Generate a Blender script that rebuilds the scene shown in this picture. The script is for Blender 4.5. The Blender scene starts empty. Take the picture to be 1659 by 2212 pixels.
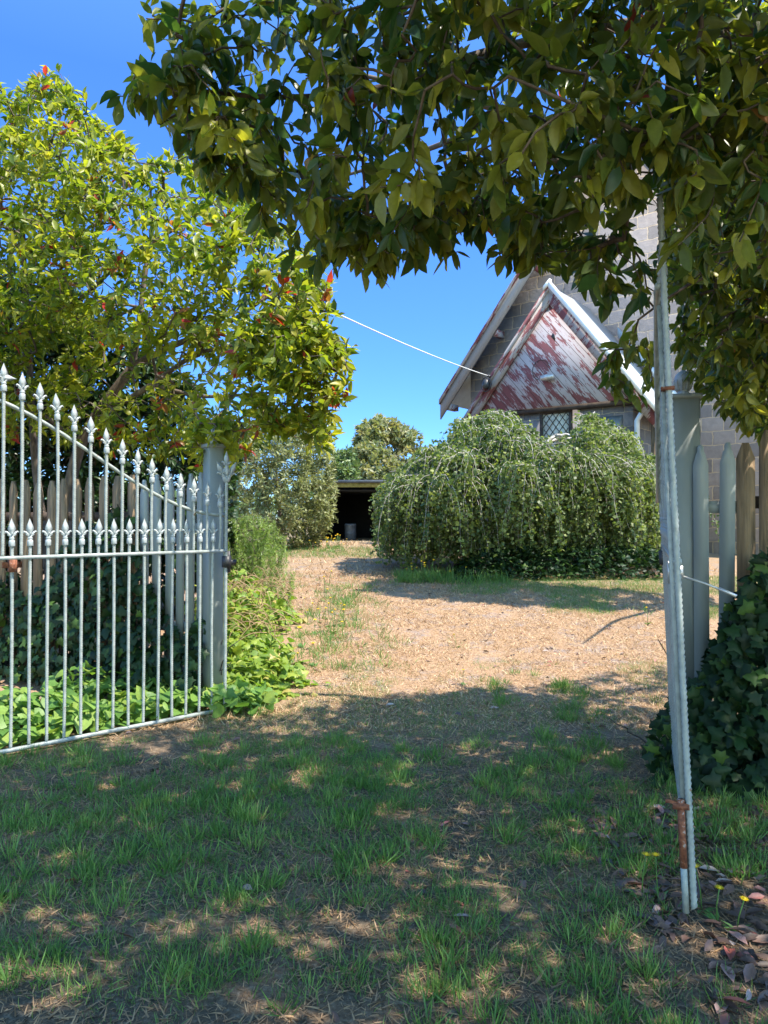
import bpy, math
import numpy as np
R = math.radians
PI = math.pi
# ------------------------------------------------------------------ camera, sky, sun, exposure
S = bpy.context.scene
CAMZ, F, CX, HY = 1.55, 1597.6, 829.5, 1119.4
cd = bpy.data.cameras.new('camera'); cam = bpy.data.objects.new('camera', cd)
S.collection.objects.link(cam); S.camera = cam
cd.sensor_fit = 'VERTICAL'; cd.sensor_height = 36; cd.lens = 26.0
cd.clip_start = 0.05; cd.clip_end = 3000
cam.location = (0, 0, CAMZ); cam.rotation_euler = (R(90.48), 0, 0)
SUN = np.array([math.cos(R(-24)), math.sin(R(-24)), 0.0]); EL = 58.0
SUN = SUN * math.cos(R(EL)); SUN[2] = math.sin(R(EL))
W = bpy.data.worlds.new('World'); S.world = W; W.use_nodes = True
nt = W.node_tree; nt.nodes.clear()
sky = nt.nodes.new('ShaderNodeTexSky'); sky.sky_type = 'NISHITA'; sky.sun_disc = False
sky.sun_elevation = R(EL); sky.sun_rotation = math.atan2(SUN[0], SUN[1])
sky.altitude = 100; sky.air_density = 1.0; sky.dust_density = 0.0; sky.ozone_density = 3.0
bg = nt.nodes.new('ShaderNodeBackground'); bg.inputs[1].default_value = 0.15
wo = nt.nodes.new('ShaderNodeOutputWorld')
hs = nt.nodes.new('ShaderNodeHueSaturation'); hs.inputs['Saturation'].default_value = 1.22; hs.inputs['Hue'].default_value = .511
nt.links.new(sky.outputs[0], hs.inputs['Color']); 
# sky tinted deep blue ahead; added brightness overhead and behind camera fills the shade
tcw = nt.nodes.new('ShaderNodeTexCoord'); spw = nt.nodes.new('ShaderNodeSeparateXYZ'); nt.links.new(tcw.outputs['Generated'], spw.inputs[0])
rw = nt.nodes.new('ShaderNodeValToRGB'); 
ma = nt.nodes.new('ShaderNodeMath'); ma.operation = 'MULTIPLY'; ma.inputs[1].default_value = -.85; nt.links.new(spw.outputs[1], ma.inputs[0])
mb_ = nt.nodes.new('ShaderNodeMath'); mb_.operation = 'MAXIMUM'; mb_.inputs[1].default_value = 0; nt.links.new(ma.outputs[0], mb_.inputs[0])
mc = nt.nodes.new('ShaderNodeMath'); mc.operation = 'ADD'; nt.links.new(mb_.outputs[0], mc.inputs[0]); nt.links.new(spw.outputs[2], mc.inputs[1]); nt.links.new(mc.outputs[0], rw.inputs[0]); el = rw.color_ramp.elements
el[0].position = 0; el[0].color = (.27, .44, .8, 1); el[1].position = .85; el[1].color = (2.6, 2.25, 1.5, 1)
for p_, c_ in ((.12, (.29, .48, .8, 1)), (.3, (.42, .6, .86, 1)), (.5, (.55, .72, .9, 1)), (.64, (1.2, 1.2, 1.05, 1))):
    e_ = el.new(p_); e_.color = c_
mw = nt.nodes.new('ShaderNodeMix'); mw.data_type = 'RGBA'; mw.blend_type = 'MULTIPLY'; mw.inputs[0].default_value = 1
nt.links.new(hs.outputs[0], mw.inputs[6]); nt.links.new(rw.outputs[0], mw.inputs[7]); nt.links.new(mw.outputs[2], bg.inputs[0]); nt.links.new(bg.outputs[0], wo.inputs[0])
ld = bpy.data.lights.new('sun', 'SUN'); ld.energy = 4.3; ld.angle = R(0.5); ld.color = (1, .93, .82)
lo = bpy.data.objects.new('sun', ld); S.collection.objects.link(lo)
from mathutils import Vector, Matrix
lo.rotation_euler = Vector(SUN).to_track_quat('Z', 'Y').to_euler(); lo.location = (10, 0, 15)
S.view_settings.view_transform = 'Standard'; S.view_settings.look = 'None'
S.view_settings.exposure = 1.45; S.view_settings.gamma = 1
S.render.engine = 'CYCLES'
S.cycles.max_bounces = 8; S.cycles.diffuse_bounces = 4; S.cycles.transmission_bounces = 4
S.cycles.use_denoising = True

# ------------------------------------------------------------------ helpers
C = S.collection
rng = np.random.default_rng(7)
def nrm(v):
    v = np.asarray(v, float); return v / np.maximum(np.linalg.norm(v, axis=-1, keepdims=True), 1e-9)
def at(px, py, Y):
    return np.array([(px - CX) / F * Y, Y, CAMZ + (HY - py) / F * Y])
class MB:
    def __init__(s): s.v = []; s.f = {}; s.n = 0; s.a = []
    def add(s, V, Fs, a=0.5):
        V = np.asarray(V, float).reshape(-1, 3)
        if isinstance(Fs, np.ndarray): Fs = [Fs]
        for f in Fs:
            if isinstance(f, np.ndarray) and f.ndim == 2: s.f.setdefault(f.shape[1], []).append(f + s.n)
            else: s.f.setdefault(len(f), []).append(np.array([f]) + s.n)
        s.v.append(V); s.n += len(V)
        s.a.append(np.full(len(V), a) if np.isscalar(a) else np.asarray(a, float)); return s
    def build(s, name, m, parent=None, smooth=False):
        me = bpy.data.meshes.new(name)
        V = np.concatenate(s.v); me.vertices.add(len(V)); me.vertices.foreach_set('co', V.ravel().astype(np.float32))
        li = []; ls = []; n = 0
        for k, fl in s.f.items():
            f = np.concatenate(fl); li.append(f.ravel()); ls.append(n + np.arange(len(f)) * k); n += f.size
        li = np.concatenate(li).astype(np.int32); ls = np.concatenate(ls).astype(np.int32)
        me.loops.add(len(li)); me.loops.foreach_set('vertex_index', li)
        me.polygons.add(len(ls)); me.polygons.foreach_set('loop_start', ls)
        if smooth: me.polygons.foreach_set('use_smooth', np.ones(len(ls), bool))
        at_ = me.attributes.new('rnd', 'FLOAT', 'POINT'); at_.data.foreach_set('value', np.concatenate(s.a).astype(np.float32))
        me.update(calc_edges=True); me.validate()
        me.materials.append(m)
        o = bpy.data.objects.new(name, me); C.objects.link(o)
        if parent is not None: o.parent = parent
        return o
def empty(name, loc=(0, 0, 0), rz=0, label=None, cat=None, group=None):
    o = bpy.data.objects.new(name, None); C.objects.link(o); o.location = loc; o.rotation_euler = (0, 0, rz)
    o.empty_display_size = .1
    if label: tag(o, label, cat, group)
    return o
def tag(o, label=None, cat=None, group=None, kind=None):
    if label: o['label'] = label
    if cat: o['category'] = cat
    if group: o['group'] = group
    if kind: o['kind'] = kind
    return o
def box(mb, x0, x1, y0, y1, z0, z1, c=0.0, M=None):
    """box with chamfered vertical edges c, optional 3x3/4x4 matrix"""
    if c > 0: p = [(x0+c,y0),(x1-c,y0),(x1,y0+c),(x1,y1-c),(x1-c,y1),(x0+c,y1),(x0,y1-c),(x0,y0+c)]
    else: p = [(x0,y0),(x1,y0),(x1,y1),(x0,y1)]
    n = len(p)
    V = np.array([(a, b, z0) for a, b in p] + [(a, b, z1) for a, b in p])
    if M is not None: V = V @ np.array(M)[:3, :3].T + np.array(M)[:3, 3] if np.array(M).shape == (4, 4) else V @ np.array(M).T
    Fs = [np.array([[i, (i+1) % n, n + (i+1) % n, n + i] for i in range(n)]), tuple(range(n-1, -1, -1)), tuple(range(n, 2*n))]
    return mb.add(V, Fs)
def prism(mb, poly, y0, y1):
    """poly in (x,z), counter-clockwise seen from -y, extruded along y"""
    n = len(poly)
    V = np.array([(a, y0, b) for a, b in poly] + [(a, y1, b) for a, b in poly])
    Fs = [np.array([[(i+1) % n, i, n + i, n + (i+1) % n] for i in range(n)]), tuple(range(n)), tuple(range(2*n-1, n-1, -1))]
    return mb.add(V, Fs)
def lathe(mb, prof, c=(0, 0, 0), n=14):
    c = np.array(c); V = []
    for r, z in prof:
        for i in range(n):
            a = 2*PI*i/n; V.append((r*math.cos(a), r*math.sin(a), z))
    k = len(prof)
    Fq = np.array([[j*n+i, j*n+(i+1) % n, (j+1)*n+(i+1) % n, (j+1)*n+i] for j in range(k-1) for i in range(n)])
    return mb.add(np.array(V) + c, [Fq, tuple(range(n-1, -1, -1)), tuple(range((k-1)*n, k*n))])
def tube(mb, P, r, n=6, a=.5):
    P = np.asarray(P, float); r = np.broadcast_to(np.asarray(r, float), (len(P),))
    T = nrm(np.gradient(P, axis=0)); ref = np.array([0, 0, 1.]) if abs(T[:, 2]).mean() < .8 else np.array([1., 0, 0])
    A = nrm(np.cross(T, ref)); B = np.cross(T, A)
    th = 2*PI*np.arange(n)/n
    V = P[:, None] + r[:, None, None]*(np.cos(th)[None, :, None]*A[:, None] + np.sin(th)[None, :, None]*B[:, None])
    k = len(P); j, i = np.meshgrid(np.arange(k-1), np.arange(n), indexing='ij'); j = j.ravel(); i = i.ravel()
    Fq = np.stack([j*n+i, (j+1)*n+i, (j+1)*n+(i+1) % n, j*n+(i+1) % n], 1)
    return mb.add(V.reshape(-1, 3), [Fq, tuple(range(n)), tuple(range(k*n-1, (k-1)*n-1, -1))], a)
def scatter(mb, T, P, Fw, Up, Sc, a, wid=1.0):
    TV, TF = T; P = np.asarray(P, float); N = len(P)
    if N == 0: return mb
    Fw = nrm(Fw); Up = np.asarray(Up, float); Sd = nrm(np.cross(Up, Fw)); U2 = np.cross(Fw, Sd)
    Sc = np.broadcast_to(np.asarray(Sc, float), (N,)); wid = np.broadcast_to(np.asarray(wid, float), (N,))
    V = P[:, None] + Sc[:, None, None]*(TV[None, :, 0:1]*Fw[:, None] + (TV[None, :, 1]*wid[:, None])[:, :, None]*Sd[:, None] + TV[None, :, 2:3]*U2[:, None])
    m = len(TV); off = (np.arange(N)*m)[:, None, None]
    Fs = [(f[None] + off).reshape(-1, f.shape[1]) for f in TF]
    a = np.broadcast_to(np.asarray(a, float), (N,))
    return mb.add(V.reshape(-1, 3), Fs, np.repeat(a, m))
def leaf_t(ts, ws, droop=.15, fold=.25, stem=0.0):
    """leaf along +x, mid vein + two edges; ts from 0..1"""
    V = [(0, 0, 0)]; q = []; t3 = []
    n = len(ts)
    for t, w in zip(ts, ws):
        z = -droop*t*t
        V += [(t, 0, z), (t, w, z + fold*w), (t, -w, z + fold*w)]
    V.append((1, 0, -droop)); tip = len(V)-1
    t3 += [(0, 1, 2), (0, 3, 1)]
    for i in range(n-1):
        a, b = 1+3*i, 4+3*i
        q += [(a, b, b+1, a+1), (a+2, b+2, b, a)]
    a = 1+3*(n-1); t3 += [(a, tip, a+1), (a+2, tip, a)]
    Fs = [np.array(t3)]
    if q: Fs.append(np.array(q))
    return np.array(V, float), Fs
L_BROAD = [leaf_t([.08, .3, .55, .8, .93], [.012, .17, .205, .13, .05], d, f) for d, f in ((.1, .35), (.28, .25), (.02, .55), (-.12, .4), (.45, .6), (.2, 1.0))]
L_MID = [leaf_t([.3, .65], [.17, .17], d, f) for d, f in ((.12, .4), (.3, .2), (-.05, .5), (.45, .8))]
L_OVATE = [leaf_t([.25, .6], [.36, .26], d, f) for d, f in ((.1, .2), (.3, .3))]
L_NARROW = [leaf_t([.45], [.11], .1, .3)]
def heart(d=.2, f=.18):
    ts = [.12, .3, .6, .85]; ws = [.46, .52, .36, .14]
    V, Fs = leaf_t(ts, ws, d, f); V[3] = V[3]; V[[2, 3], 0] -= .2; return V, Fs
L_HEART = [heart(.15, .15), heart(.35, .25)]
def ivy(d=.2, f=.15):
    # five lobed leaf outline fan
    out = [(0, 0), (-.12, .3), (.18, .34), (.3, .62), (.5, .28), (.72, .24), (1, 0), (.72, -.24), (.5, -.28), (.3, -.62), (.18, -.34), (-.12, -.3)]
    V = [(.35, 0, .04)] + [(x, y, -d*abs(y)-d*.6*x*x) for x, y in out]
    n = len(out); return np.array(V), [np.array([(0, 1+(i+1) % n, 1+i) for i in range(n)])[:, ::-1]]
L_IVY = [ivy(), ivy(.35)]
def blade_t(n, bend, w=.03):
    V = []; 
    for i in range(n):
        t = i/n; V += [(t, w*(1-t*.6), -bend*t*t), (t, -w*(1-t*.6), -bend*t*t)]
    V.append((1-.15*bend, 0, -bend*1.0))
    q = [(2*i, 2*i+1, 2*i+3, 2*i+2) for i in range(n-1)]
    Fs = [np.array([(2*n-2, 2*n-1, 2*n)])]
    if q: Fs.append(np.array(q))
    return np.array(V, float), Fs
def rdir(n, up=0.0):
    v = nrm(rng.normal(size=(n, 3))); v[:, 2] += up; return nrm(v)
# value noise, for placing things
_G = np.random.default_rng(3).random((64, 64))
def vnoise(x, y, s):
    x = np.asarray(x, float)/s; y = np.asarray(y, float)/s; xi = np.floor(x).astype(int); yi = np.floor(y).astype(int)
    fx = x-xi; fy = y-yi; fx = fx*fx*(3-2*fx); fy = fy*fy*(3-2*fy)
    g = lambda a, b: _G[a % 64, b % 64]
    return (g(xi, yi)*(1-fx)+g(xi+1, yi)*fx)*(1-fy)+(g(xi, yi+1)*(1-fx)+g(xi+1, yi+1)*fx)*fy
def gz(x, y):
    x = np.asarray(x, float); y = np.asarray(y, float)
    z = np.interp(y, [-60, 0, 5.6, 6.6, 8, 10, 12.3, 15, 18, 21, 30, 60, 200], [0, 0, 0, .035, .16, .36, .57, .74, .86, .85, .62, .6, .6])
    return z + .012*(vnoise(x, y, .6)-.5) + .03*(vnoise(x+9, y, 2.3)-.5)*np.clip((y-3)/4, 0, 1)

# ------------------------------------------------------------------ materials
def mat(name):
    m = bpy.data.materials.new(name); m.use_nodes = True; n = m.node_tree; n.nodes.clear()
    out = n.nodes.new('ShaderNodeOutputMaterial'); b = n.nodes.new('ShaderNodeBsdfPrincipled')
    n.links.new(b.outputs[0], out.inputs[0]); return m, n, b, out
def N(n, t, **k):
    x = n.nodes.new(t)
    for a, v in k.items():
        if a in x.inputs.keys() if hasattr(x.inputs, 'keys') else False: x.inputs[a].default_value = v
        else: setattr(x, a, v)
    return x
def ramp(n, fac, stops, mode='LINEAR'):
    r = n.nodes.new('ShaderNodeValToRGB'); r.color_ramp.interpolation = mode; e = r.color_ramp.elements
    while len(e) > 1: e.remove(e[-1])
    e[0].position = stops[0][0]; e[0].color = (*stops[0][1], 1)
    for p, c in stops[1:]:
        k = e.new(p); k.color = (*c, 1)
    n.links.new(fac, r.inputs[0]); return r.outputs[0]
def noise(n, scale, detail=4, rough=.55, vec=None):
    t = n.nodes.new('ShaderNodeTexNoise'); t.inputs['Scale'].default_value = scale
    t.inputs['Detail'].default_value = detail; t.inputs['Roughness'].default_value = rough
    if vec is None: vec = n.nodes.new('ShaderNodeTexCoord').outputs['Object']
    n.links.new(vec, t.inputs['Vector']); return t.outputs[0]
def mix(n, fac, a, b, mode='MIX'):
    x = n.nodes.new('ShaderNodeMix'); x.data_type = 'RGBA'; x.blend_type = mode
    for s, v in ((0, fac), (6, a), (7, b)):
        if hasattr(v, 'is_linked') or hasattr(v, 'links'): n.links.new(v, x.inputs[s])
        else: x.inputs[s].default_value = v if s == 0 else (*v, 1)
    return x.outputs[2]
def bump(n, b, h, s=.3, d=.02):
    x = n.nodes.new('ShaderNodeBump'); x.inputs['Strength'].default_value = s; x.inputs['Distance'].default_value = d
    n.links.new(h, x.inputs['Height']); n.links.new(x.outputs[0], b.inputs['Normal'])
def mapv(n, scale=(1, 1, 1), rot=(0, 0, 0), src=None):
    m = n.nodes.new('ShaderNodeMapping'); m.inputs['Scale'].default_value = scale; m.inputs['Rotation'].default_value = rot
    n.links.new(src or n.nodes.new('ShaderNodeTexCoord').outputs['Object'], m.inputs['Vector']); return m.outputs[0]
def math_(n, op, a, b=0.0):
    x = n.nodes.new('ShaderNodeMath'); x.operation = op
    for i, v in enumerate((a, b)):
        if hasattr(v, 'links'): n.links.new(v, x.inputs[i])
        else: x.inputs[i].default_value = v
    return x.outputs[0]
def leafmat(name, stops, trans=.35, tint=(1.25, 1.35, .55), rough=.42, mode='LINEAR', spec=.5):
    m, n, b, out = mat(name)
    A = n.nodes.new('ShaderNodeAttribute'); A.attribute_name = 'rnd'
    col = ramp(n, A.outputs['Fac'], stops, mode)
    nz = noise(n, 60, 2); col = mix(n, .35, col, ramp(n, nz, [(.3, (.6, .6, .6)), (.7, (1.25, 1.25, 1.2))]), 'MULTIPLY')
    n.links.new(col, b.inputs['Base Color']); b.inputs['Roughness'].default_value = rough
    b.inputs['Specular IOR Level'].default_value = spec
    t = n.nodes.new('ShaderNodeBsdfTranslucent'); n.links.new(mix(n, 1.0, col, tint, 'MULTIPLY'), t.inputs[0])
    x = n.nodes.new('ShaderNodeMixShader'); x.inputs[0].default_value = trans
    n.links.new(b.outputs[0], x.inputs[1]); n.links.new(t.outputs[0], x.inputs[2]); n.links.new(x.outputs[0], out.inputs[0])
    return m
def plain(name, c1, c2, scale=8, rough=.7, bs=.2, metal=0, stretch=(1, 1, 1), detail=5, lo_=.35, hi_=.65):
    m, n, b, out = mat(name); v = mapv(n, stretch); f = noise(n, scale, detail, .6, v)
    n.links.new(ramp(n, f, [(lo_, c1), (hi_, c2)]), b.inputs['Base Color'])
    b.inputs['Roughness'].default_value = rough; b.inputs['Metallic'].default_value = metal
    if bs: bump(n, b, f, bs)
    return m
M = {}
PH = [(0, (.03, .075, .016)), (.2, (.12, .18, .02)), (.55, (.27, .3, .028)), (.93, (.45, .41, .045)), (.945, (.36, .19, .05)), (.965, (.42, .12, .05)), (.985, (.4, .03, .035)), (1, (.5, .05, .05))]
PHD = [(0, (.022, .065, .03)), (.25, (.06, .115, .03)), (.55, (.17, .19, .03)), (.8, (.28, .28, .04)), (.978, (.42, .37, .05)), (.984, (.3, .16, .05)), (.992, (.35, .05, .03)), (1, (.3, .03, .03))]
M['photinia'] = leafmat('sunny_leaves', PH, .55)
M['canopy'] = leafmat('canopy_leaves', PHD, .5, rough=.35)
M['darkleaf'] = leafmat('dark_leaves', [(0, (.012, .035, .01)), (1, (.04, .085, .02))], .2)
M['ivy'] = leafmat('ivy_leaves', [(0, (.007, .022, .008)), (.8, (.016, .045, .012)), (1, (.08, .14, .025))], .2, rough=.5, spec=.25)
M['cover'] = leafmat('cover_leaves', [(0, (.09, .2, .04)), (.7, (.18, .31, .055)), (1, (.27, .35, .07))], .4, rough=.5)
M['mound'] = leafmat('mound_leaves', [(0, (.13, .23, .035)), (.7, (.27, .36, .045)), (.93, (.36, .4, .06)), (1, (.5, .36, .15))], .45, rough=.5)
M['birch'] = leafmat('birch_leaves', [(0, (.075, .125, .045)), (.6, (.17, .215, .075)), (1, (.31, .35, .1))], .42, rough=.48, spec=.35)
M['olive'] = leafmat('olive_leaves', [(0, (.12, .15, .05)), (.6, (.27, .29, .12)), (1, (.5, .5, .3))], .35, (1.1, 1.15, .7), rough=.5)
M['rosemary'] = leafmat('rosemary_needles', [(0, (.12, .2, .05)), (1, (.36, .46, .13))], .4)
M['gum'] = leafmat('gum_leaves', [(0, (.12, .16, .08)), (.5, (.24, .25, .12)), (1, (.4, .33, .16))], .35)
M['farleaf'] = leafmat('far_leaves', [(0, (.08, .13, .05)), (1, (.2, .26, .09))], .25)
M['grass'] = leafmat('grass_blades', [(0, (.06, .15, .035)), (.6, (.14, .26, .06)), (.9, (.25, .36, .09)), (1, (.34, .3, .14))], .35, rough=.5)
M['straw'] = leafmat('straw_blades', [(0, (.2, .12, .06)), (.35, (.4, .25, .13)), (.7, (.56, .37, .2)), (1, (.68, .52, .33))], .25, (1.1, 1, .8), rough=.6)
M['litter'] = leafmat('litter_leaves', [(0, (.05, .035, .027)), (.5, (.13, .075, .055)), (.82, (.24, .13, .09)), (.92, (.3, .08, .06)), (1, (.45, .36, .32))], .1, (1.1, .9, .6), rough=.5)
M['yellow'] = leafmat('yellow_petals', [(0, (.75, .5, .01)), (1, (.8, .6, .02))], .3, (1.1, 1, .3))
M['bark'] = plain('photinia_bark', (.05, .035, .025), (.16, .12, .09), 14, .85, .6, stretch=(1, 1, .3))
M['birchbark'] = plain('birch_bark', (.2, .17, .14), (.62, .58, .53), 22, .7, .3)
M['darkbark'] = plain('dark_bark', (.03, .022, .016), (.08, .06, .045), 14, .9, .5)
M['stem'] = plain('dry_stem', (.22, .13, .06), (.4, .28, .15), 10, .8, 0)
M['iron'] = plain('grey_painted_iron', (.24, .27, .27), (.38, .41, .41), 25, .45, .12, lo_=.3, hi_=.6)
def rust():
    m, n, b, o = mat('rusty_iron'); f = noise(n, 60, 5)
    n.links.new(ramp(n, f, [(.35, (.1, .03, .015)), (.6, (.24, .08, .035)), (.72, (.4, .4, .38))]), b.inputs['Base Color']); b.inputs['Roughness'].default_value = .8
    bump(n, b, f, .5, .003); return m
M['rust'] = rust()
def bariron():
    m, n, b, o = mat('painted_bar'); f = noise(n, 30, 5); f2 = noise(n, 16, 6, .75)
    col = ramp(n, f, [(.3, (.21, .235, .222)), (.65, (.33, .36, .34))])
    col = mix(n, ramp(n, f2, [(.63, (0, 0, 0)), (.69, (1, 1, 1))]), col, (.2, .1, .05)); n.links.new(col, b.inputs['Base Color'])
    b.inputs['Roughness'].default_value = .42; return m
M['bar'] = bariron()
M['postpaint'] = plain('grey_green_paint', (.19, .21, .198), (.245, .265, .25), 6, .5, .08, stretch=(1, 1, .2))
M['picket'] = plain('pale_grey_paint', (.22, .245, .237), (.29, .315, .305), 7, .55, .1, stretch=(1, 1, .15))
M['paling'] = plain('weathered_timber', (.1, .065, .035), (.27, .18, .1), 9, .85, .6, stretch=(4, 4, .25), detail=8)
def blocks():
    m, n, b, o = mat('grey_block_masonry'); tc = n.nodes.new('ShaderNodeTexCoord'); sp = n.nodes.new('ShaderNodeSeparateXYZ')
    n.links.new(tc.outputs['Object'], sp.inputs[0]); cb = n.nodes.new('ShaderNodeCombineXYZ')
    wob = noise(n, 5, 3); w2 = math_(n, 'MULTIPLY', wob, .08)
    n.links.new(math_(n, 'ADD', math_(n, 'ADD', sp.outputs[0], sp.outputs[1]), w2), cb.inputs[0])
    n.links.new(math_(n, 'ADD', sp.outputs[2], w2), cb.inputs[1])
    br = n.nodes.new('ShaderNodeTexBrick'); n.links.new(cb.outputs[0], br.inputs[0])
    for k, v in (('Scale', 1), ('Brick Width', .46), ('Row Height', .3), ('Mortar Size', .012), ('Mortar Smooth', .3), ('Bias', -.1)): br.inputs[k].default_value = v
    br.inputs['Color1'].default_value = (.16, .15, .155, 1); br.inputs['Color2'].default_value = (.27, .245, .245, 1); br.inputs['Mortar'].default_value = (.4, .33, .25, 1)
    f = noise(n, 7, 8, .65)
    col = mix(n, .55, br.outputs[0], ramp(n, f, [(.3, (.65, .62, .62)), (.7, (1.2, 1.15, 1.1))]), 'MULTIPLY')
    # render smears over the joints
    sm = noise(n, 1.6, 6, .6); col = mix(n, ramp(n, sm, [(.6, (0, 0, 0)), (.66, (.7, .7, .7))]), col, (.34, .29, .24))
    n.links.new(col, b.inputs['Base Color']); b.inputs['Roughness'].default_value = .92
    h = math_(n, 'ADD', math_(n, 'MULTIPLY', br.outputs['Fac'], -1), math_(n, 'MULTIPLY', f, .9)); bump(n, b, h, .7, .025); return m
M['block'] = blocks()
def peel(name, ang, lines=True, thr=.5, vert=(.19, .035, .04), pale=(.47, .44, .45)):
    m, n, b, o = mat(name); tc = n.nodes.new('ShaderNodeTexCoord').outputs['Object']
    v = mapv(n, (1, 1, 1), (0, ang, 0), tc)          # x now along the boards
    f = noise(n, 3.2, 8, .68, mapv(n, (.55, 1, 2.4), src=v)); g = noise(n, 22, 4, .6, mapv(n, (.25, 1, 2.2), src=v))
    h = math_(n, 'ADD', math_(n, 'MULTIPLY', f, .8), math_(n, 'MULTIPLY', g, .22))
    pc = mix(n, g, pale, (pale[0]*.62, pale[1]*.6, pale[2]*.6))
    col = mix(n, ramp(n, h, [(thr, (0, 0, 0)), (thr+.025, (1, 1, 1))]), pc, vert)
    if lines:
        sp = n.nodes.new('ShaderNodeSeparateXYZ'); n.links.new(v, sp.inputs[0])
        fr = math_(n, 'FRACT', math_(n, 'DIVIDE', sp.outputs[2], .16))
        gap = math_(n, 'LESS_THAN', fr, .08)
        col = mix(n, math_(n, 'MULTIPLY', gap, .85), col, (.05, .03, .03)); bump(n, b, gap, -.5, .01)
    n.links.new(col, b.inputs['Base Color']); b.inputs['Roughness'].default_value = .75; return m
M['cladding'] = peel('peeling_gable_boards', R(-50), True, .505, (.19, .06, .065), (.48, .43, .445))
M['bargemaroon'] = peel('peeling_maroon_barge_paint', R(52), False, .5, (.16, .045, .05), (.38, .34, .33))
M['bargegrey'] = peel('weathered_barge_board', R(52), False, .62, pale=(.32, .3, .295))
M['zinc'] = plain('zinc_roof', (.5, .52, .53), (.62, .64, .65), 4, .35, .05, metal=.3)
M['white'] = plain('white_trim', (.66, .67, .66), (.78, .78, .77), 6, .5, .05)
M['darktimber'] = plain('dark_timber', (.025, .015, .012), (.07, .045, .03), 10, .8, .3)
M['black'] = plain('black_fitting', (.02, .02, .022), (.045, .045, .05), 10, .5, 0)
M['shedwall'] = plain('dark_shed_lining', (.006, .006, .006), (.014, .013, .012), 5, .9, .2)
M['mossbeam'] = plain('mossy_beam', (.12, .12, .03), (.28, .26, .09), 6, .85, .3)
M['drum'] = plain('grey_plastic', (.04, .045, .05), (.08, .085, .09), 6, .5, .05)
M['metal'] = plain('galvanised_metal', (.4, .4, .38), (.6, .58, .55), 20, .4, .1, metal=.6)
def glassm():
    m, n, b, o = mat('leadlight_glass'); tc = n.nodes.new('ShaderNodeTexCoord').outputs['Object']
    f = noise(n, 6, 2); n.links.new(ramp(n, f, [(.3, (.46, .4, .3)), (.7, (.64, .58, .46))]), b.inputs['Base Color']); b.inputs['Roughness'].default_value = .6; return m
M['glass'] = glassm()
def groundm():
    m, n, b, o = mat('dry_lawn_soil'); tc = n.nodes.new('ShaderNodeTexCoord').outputs['Object']
    sp = n.nodes.new('ShaderNodeSeparateXYZ'); n.links.new(tc, sp.inputs[0])
    fine = noise(n, 45, 6, .7, tc); big = noise(n, .9, 5, .6, tc); mid = noise(n, 4, 6, .65, tc)
    soil = ramp(n, fine, [(.3, (.035, .028, .02)), (.55, (.1, .08, .055)), (.72, (.23, .19, .135))])
    straw = ramp(n, fine, [(.3, (.16, .095, .055)), (.5, (.3, .19, .11)), (.75, (.47, .33, .21))])
    gravel = ramp(n, noise(n, 70, 3, .6, tc), [(.3, (.1, .085, .085)), (.7, (.34, .29, .27))])
    green = ramp(n, fine, [(.3, (.05, .08, .025)), (.7, (.17, .2, .07))])
    # trodden soil by the gate, straw beyond it
    k = n.nodes.new('ShaderNodeMapRange'); k.inputs[1].default_value = 5.2; k.inputs[2].default_value = 7.2
    n.links.new(math_(n, 'ADD', sp.outputs[1], math_(n, 'MULTIPLY', big, 1.2)), k.inputs[0])
    near = mix(n, ramp(n, mid, [(.42, (0, 0, 0)), (.62, (.8, .8, .8))]), soil, mix(n, .5, soil, straw))
    far = mix(n, ramp(n, mid, [(.5, (0, 0, 0)), (.66, (.75, .75, .75))]), straw, gravel)
    col = mix(n, k.outputs[0], near, far)
    gk = n.nodes.new('ShaderNodeMapRange'); gk.inputs[1].default_value = 11; gk.inputs[2].default_value = 24; gk.inputs[4].default_value = .6
    n.links.new(sp.outputs[1], gk.inputs[0])
    col = mix(n, math_(n, 'MULTIPLY', gk.outputs[0], big), col, green)
    n.links.new(col, b.inputs['Base Color']); b.inputs['Roughness'].default_value = .95; b.inputs['Specular IOR Level'].default_value = .2
    bump(n, b, math_(n, 'ADD', fine, mid), .6, .02); return m
M['ground'] = groundm()

# ------------------------------------------------------------------ ground
def build_ground():
    xs = np.concatenate([[-900, -300, -100, -40, -20, -14], np.arange(-10, 10.01, .12), [14, 20, 40, 100, 300, 900]])
    ys = np.concatenate([[-300, -60, -20, -8, -3], np.arange(0, 22.01, .12), [24, 27, 30, 36, 45, 60, 100, 200, 500, 1800]])
    X, Y = np.meshgrid(xs, ys); Z = gz(X, Y)
    mb = MB(); nx = len(xs); j, i = np.meshgrid(np.arange(len(ys)-1), np.arange(nx-1), indexing='ij'); j = j.ravel(); i = i.ravel()
    mb.add(np.stack([X, Y, Z], -1).reshape(-1, 3), np.stack([j*nx+i, j*nx+i+1, (j+1)*nx+i+1, (j+1)*nx+i], 1))
    tag(mb.build('ground', M['ground'], smooth=True), kind='structure')
build_ground()

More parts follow.
